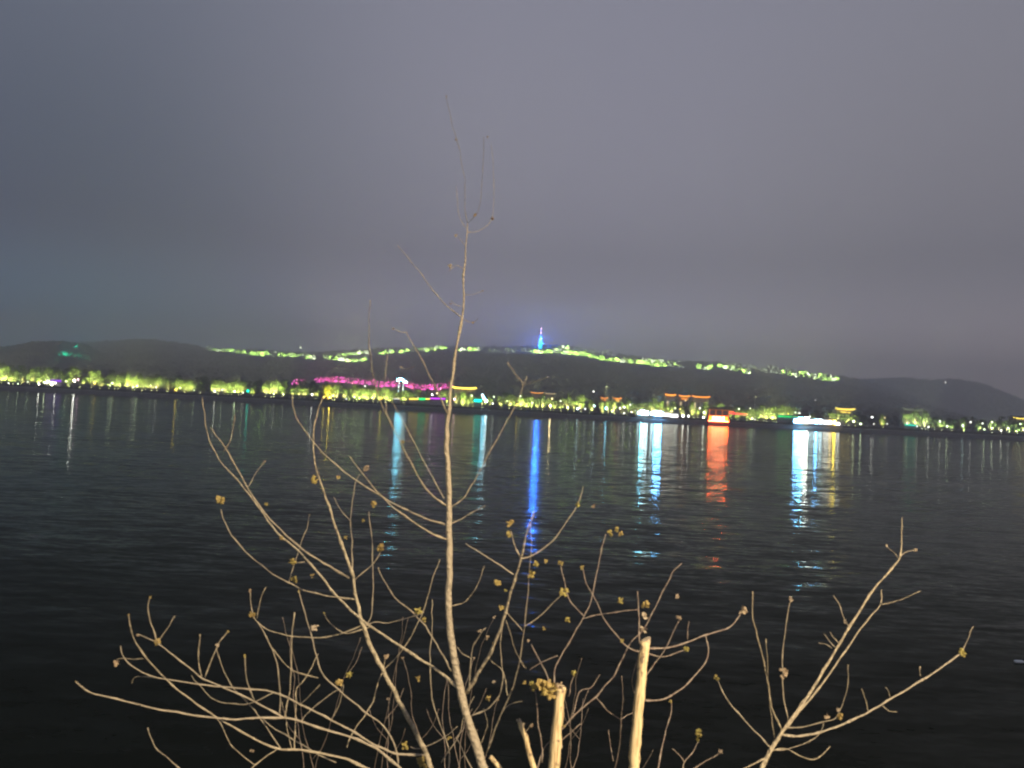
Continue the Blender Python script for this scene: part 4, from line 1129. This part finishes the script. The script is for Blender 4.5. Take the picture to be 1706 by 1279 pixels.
knots(P1, [(1061, 1200), (1066, 1132), (1060, 1236)], 18); cut_face(P1, 1075.5, 1069, 16.5, .55)
P2 = Shrub('pruned_sapling', 'shorter peeled trunk topped by a clump of yellowish leaves', 'tree', 2.45, 4, 'twig')
P2.br(21, 16, [(922, 1290), (925, 1260), (928, 1210), (932, 1170), (934, 1146)], slope=.0, name='trunk', m='peeled', root=True)
for a in [(2.6, 1.3, [(923, 1150), (924, 1121), (933, 1096), (949, 1068), (971, 1028), (984, 1002), (996, 945), (1005, 905), (1009, 890)]),
          (2.8, 1.3, [(926, 1224), (941, 1209), (961, 1187), (994, 1159), (1022, 1126), (1042, 1086), (1054, 1068), (1072, 1048), (1087, 1020), (1097, 1000), (1110, 974), (1123, 951), (1136, 938)]),
          (1.7, 1.1, [(971, 1030), (1003, 1023), (1035, 1018), (1063, 1015)]), (1.7, 1.2, [(974, 1026), (963, 1016), (947, 996), (940, 962), (934, 942)]),
          (1.6, 1.1, [(954, 1190), (961, 1164), (969, 1149), (986, 1144), (999, 1124)]), (1.6, 1.1, [(994, 1163), (1012, 1184), (1034, 1199)]),
          (2.4, 1.4, [(918, 1150), (908, 1118), (885, 1073)]), (1.4, 1, [(929, 1092), (903, 1103), (882, 1116)]), (2.4, 1.6, [(892, 1290), (905, 1250), (926, 1226)]),
          (2.2, 1.4, [(903, 1270), (903, 1240), (896, 1200), (892, 1150)]), (1.8, 1.1, [(925, 1240), (945, 1225), (968, 1205)]), (1.5, 1.2, [(947, 1160), (952, 1140), (956, 1122)])]:
    P2.br(a[0], a[1], a[2], slope=P2.r.uniform(.0, .5))
for a in [(892, 1144, 20), (902, 1141, 24), (912, 1140, 24), (922, 1146, 24), (906, 1152, 24), (918, 1158, 22), (932, 1142, 16, 'dry_leaf'), (886, 1139, 12), (928, 1160, 20, 'dry_leaf'), (874, 1137, 9),
          (956, 1121, 13), (1016, 887, 15), (1027, 881, 13), (1034, 889, 12), (934, 938, 13), (946, 1033, 13), (906, 1047, 8), (941, 990, 12), (1128, 994, 11, 'dry_leaf'), (938, 1178, 10, 'dry_leaf'), (940, 1209, 8)]:
    P2.leaf(a[0], a[1], a[2], a[3] if len(a) > 3 else 'young_leaf', 10)
knots(P2, [(926, 1206), (934, 1240), (930, 1176)], 18); cut_face(P2, 934, 1146, 16, -.2)
P3 = Shrub('pruned_shoot', 'thin leaning cut stem with a knobbly top next to the leafy stump', 'tree', 2.4, 5)
P3.br(11, 8, [(892, 1290), (884, 1262), (874, 1226), (866, 1203)], slope=.0, name='trunk', m='peeled', root=True)
for a in [(864, 1199, 12), (870, 1208, 10), (886, 1208, 10)]: P3.leaf(a[0], a[1], a[2], 'dry_leaf', 7)
P3.br(1.6, 1.2, [(872, 1222), (880, 1214), (886, 1206)])
P4 = Shrub('pruned_shoot', 'short low cut stem beside the foot of the sapling', 'tree', 2.35, 6)
P4.br(9, 8, [(838, 1292), (828, 1274), (817, 1260)], slope=0, name='trunk', m='peeled', root=True)

# --- forked shrub near the other side of the frame
C = Shrub('forked_shrub', 'separate open shrub with two parallel stems leaning outwards past the cut trunks', 'shrub', 2.6, 7)
C.br(7.5, 1.6, [(1262, 1290), (1283, 1251), (1301, 1222), (1337, 1172), (1365, 1129), (1401, 1068), (1430, 1021), (1455, 982), (1484, 949), (1499, 928), (1502, 895), (1503, 862)], slope=.1, name='trunk', root=True,
     widths=[8, 7.5, 6.6, 5.6, 5, 4.4, 4, 3.6, 3.2, 2.6, 1.8, 1.2])
for a in [(4, 1.6, [(1306, 1216), (1322, 1198), (1373, 1134), (1408, 1084), (1437, 1043), (1466, 1007), (1469, 982)]), (1.6, 1, [(1466, 1007), (1495, 1001), (1534, 984)]),
          (4.2, 2.4, [(1300, 1223), (1337, 1226), (1373, 1218), (1419, 1200), (1466, 1175), (1516, 1145), (1556, 1121), (1591, 1095), (1602, 1088)]), (1.6, 1, [(1604, 1084), (1611, 1066), (1622, 1043)]),
          (1.6, 1, [(1470, 1175), (1482, 1184), (1495, 1186)]), (1.3, 1, [(1534, 1126), (1532, 1120), (1532, 1112)]), (1.3, .9, [(1484, 1164), (1480, 1152), (1475, 1145)]), (1.3, .9, [(1446, 1184), (1440, 1162), (1435, 1147)]),
          (3.2, 1.6, [(1303, 1217), (1286, 1179), (1279, 1136), (1272, 1100), (1261, 1060), (1254, 1021), (1254, 985)]), (1.8, 1, [(1290, 1228), (1283, 1179), (1280, 1130), (1276, 1064)]),
          (2.2, 1.4, [(1313, 1200), (1306, 1165), (1304, 1130), (1304, 1093), (1310, 1043), (1317, 1000)]), (2.4, 1.6, [(1284, 1246), (1258, 1218), (1222, 1179), (1204, 1150), (1196, 1134)]),
          (1.8, 1.4, [(1307, 1213), (1337, 1211), (1373, 1202), (1394, 1193), (1410, 1150), (1413, 1107)]), (1.8, 1.2, [(1287, 1249), (1315, 1247), (1358, 1229), (1372, 1205)]),
          (2.2, 1.4, [(1283, 1252), (1308, 1247), (1329, 1258), (1351, 1265), (1369, 1258), (1383, 1243)]), (1.6, 1.1, [(1416, 1043), (1408, 1035), (1398, 1007), (1389, 992)]),
          (1.5, 1, [(1398, 1073), (1388, 1062), (1383, 1053)]), (1.5, 1, [(1392, 1078), (1382, 1068), (1373, 1056)]), (1.2, .9, [(1386, 1080), (1376, 1073), (1364, 1071)]),
          (1.2, .9, [(1497, 930), (1486, 918), (1477, 910)]), (1.2, .9, [(1500, 926), (1512, 919), (1525, 916)]), (3, 1.8, [(1276, 1262), (1256, 1272), (1236, 1282)])]:
    C.br(a[0], a[1], a[2], slope=C.r.uniform(-.4, .5))
for a in [(1604, 1087, 20), (1304, 1122, 23, 'dry_leaf'), (1318, 998, 11, 'dry_leaf'), (1194, 1129, 13), (1378, 1193, 13, 'dry_leaf'), (1398, 1193, 15), (1396, 1182, 9, 'dry_leaf'), (1408, 1036, 12, 'dry_leaf'), (1477, 909, 7, 'dry_leaf'), (1525, 916, 8, 'dry_leaf'),
          (1532, 1112, 6, 'dry_leaf')]:
    C.leaf(a[0], a[1], a[2], a[3] if len(a) > 3 else 'young_leaf', 9 if a[2] > 12 else 5)

D = Shrub('low_shoots', 'low group of leafy-tipped shoots between the cut trunks and the forked shrub', 'shrub', 2.9, 8, 'twig')
D.br(2.4, 1.4, [(1094, 1290), (1107, 1227), (1117, 1192), (1119, 1171)], root=True)
for a in [(2, 1.3, [(1022, 1290), (1033, 1239), (1034, 1199), (1038, 1164), (1036, 1126)]), (1.6, 1, [(1034, 1199), (1046, 1190), (1054, 1187)]),
          (2.4, 1.4, [(1138, 1290), (1140, 1270), (1155, 1252), (1163, 1236)]), (1.8, 1.2, [(1140, 1270), (1132, 1258), (1120, 1247)]), (1.8, 1.4, [(1150, 1285), (1174, 1268), (1198, 1255)]),
          (1.3, 1, [(1022, 1268), (1016, 1235), (1014, 1215)]), (1.4, 1, [(1068, 1285), (1082, 1262), (1088, 1250)])]:
    D.br(a[0], a[1], a[2], root=a[2][0][1] > 1283)
for a in [(1117, 1168, 10), (1163, 1222, 18), (1200, 1253, 12, 'dry_leaf'), (1162, 1232, 8)]: D.leaf(a[0], a[1], a[2], a[3] if len(a) > 3 else 'young_leaf', 8)

E = Shrub('distant_shrub', 'dim tangle of thin upright twigs showing between the sapling stems', 'shrub', 4.2, 9, 'twig')
r = random.Random(5)
E.mk_root(650, 1290)
for i in range(15):
    x = r.uniform(500, 975); top = r.uniform(1000, 1200); pts_ = []; y = 1300; xx = x; dr = r.uniform(-.28, .28)
    while y > top:
        pts_.append((xx, y)); y -= 34; xx += dr * 34 + r.uniform(-5, 5); dr += r.uniform(-.07, .07)
    if len(pts_) > 2:
        E.br(1.9, .9, pts_, root=True)
        if i % 3 == 0: E.leaf(pts_[-1][0], pts_[-1][1], r.uniform(6, 11), 'dry_leaf', 5)
        if len(pts_) > 4:
            k = r.randrange(1, len(pts_) - 2); s_ = r.choice((-1, 1)); q = pts_[k]
            E.br(1.2, .8, [q, (q[0] + s_ * 18, q[1] - 22), (q[0] + s_ * 30, q[1] - 52)])

# ------------------------------------------------------------------ night haze
mh = bpy.data.materials.new('night_haze'); mh.use_nodes = True
n, l = mh.node_tree.nodes, mh.node_tree.links
n.clear(); v = n.new('ShaderNodeVolumePrincipled'); o = n.new('ShaderNodeOutputMaterial')
v.inputs['Color'].default_value = (0.965, 0.94, 0.965, 1); v.inputs['Density'].default_value = HAZE_DENSITY; v.inputs['Anisotropy'].default_value = 0.15
l.new(v.outputs[0], o.inputs['Volume'])
mb = MB(); mb.box(-3400, 3400, -60, 4300, -6, 340)
tag(mb.build('haze', mh), 'thin night haze over the river and hills', kind='stuff')
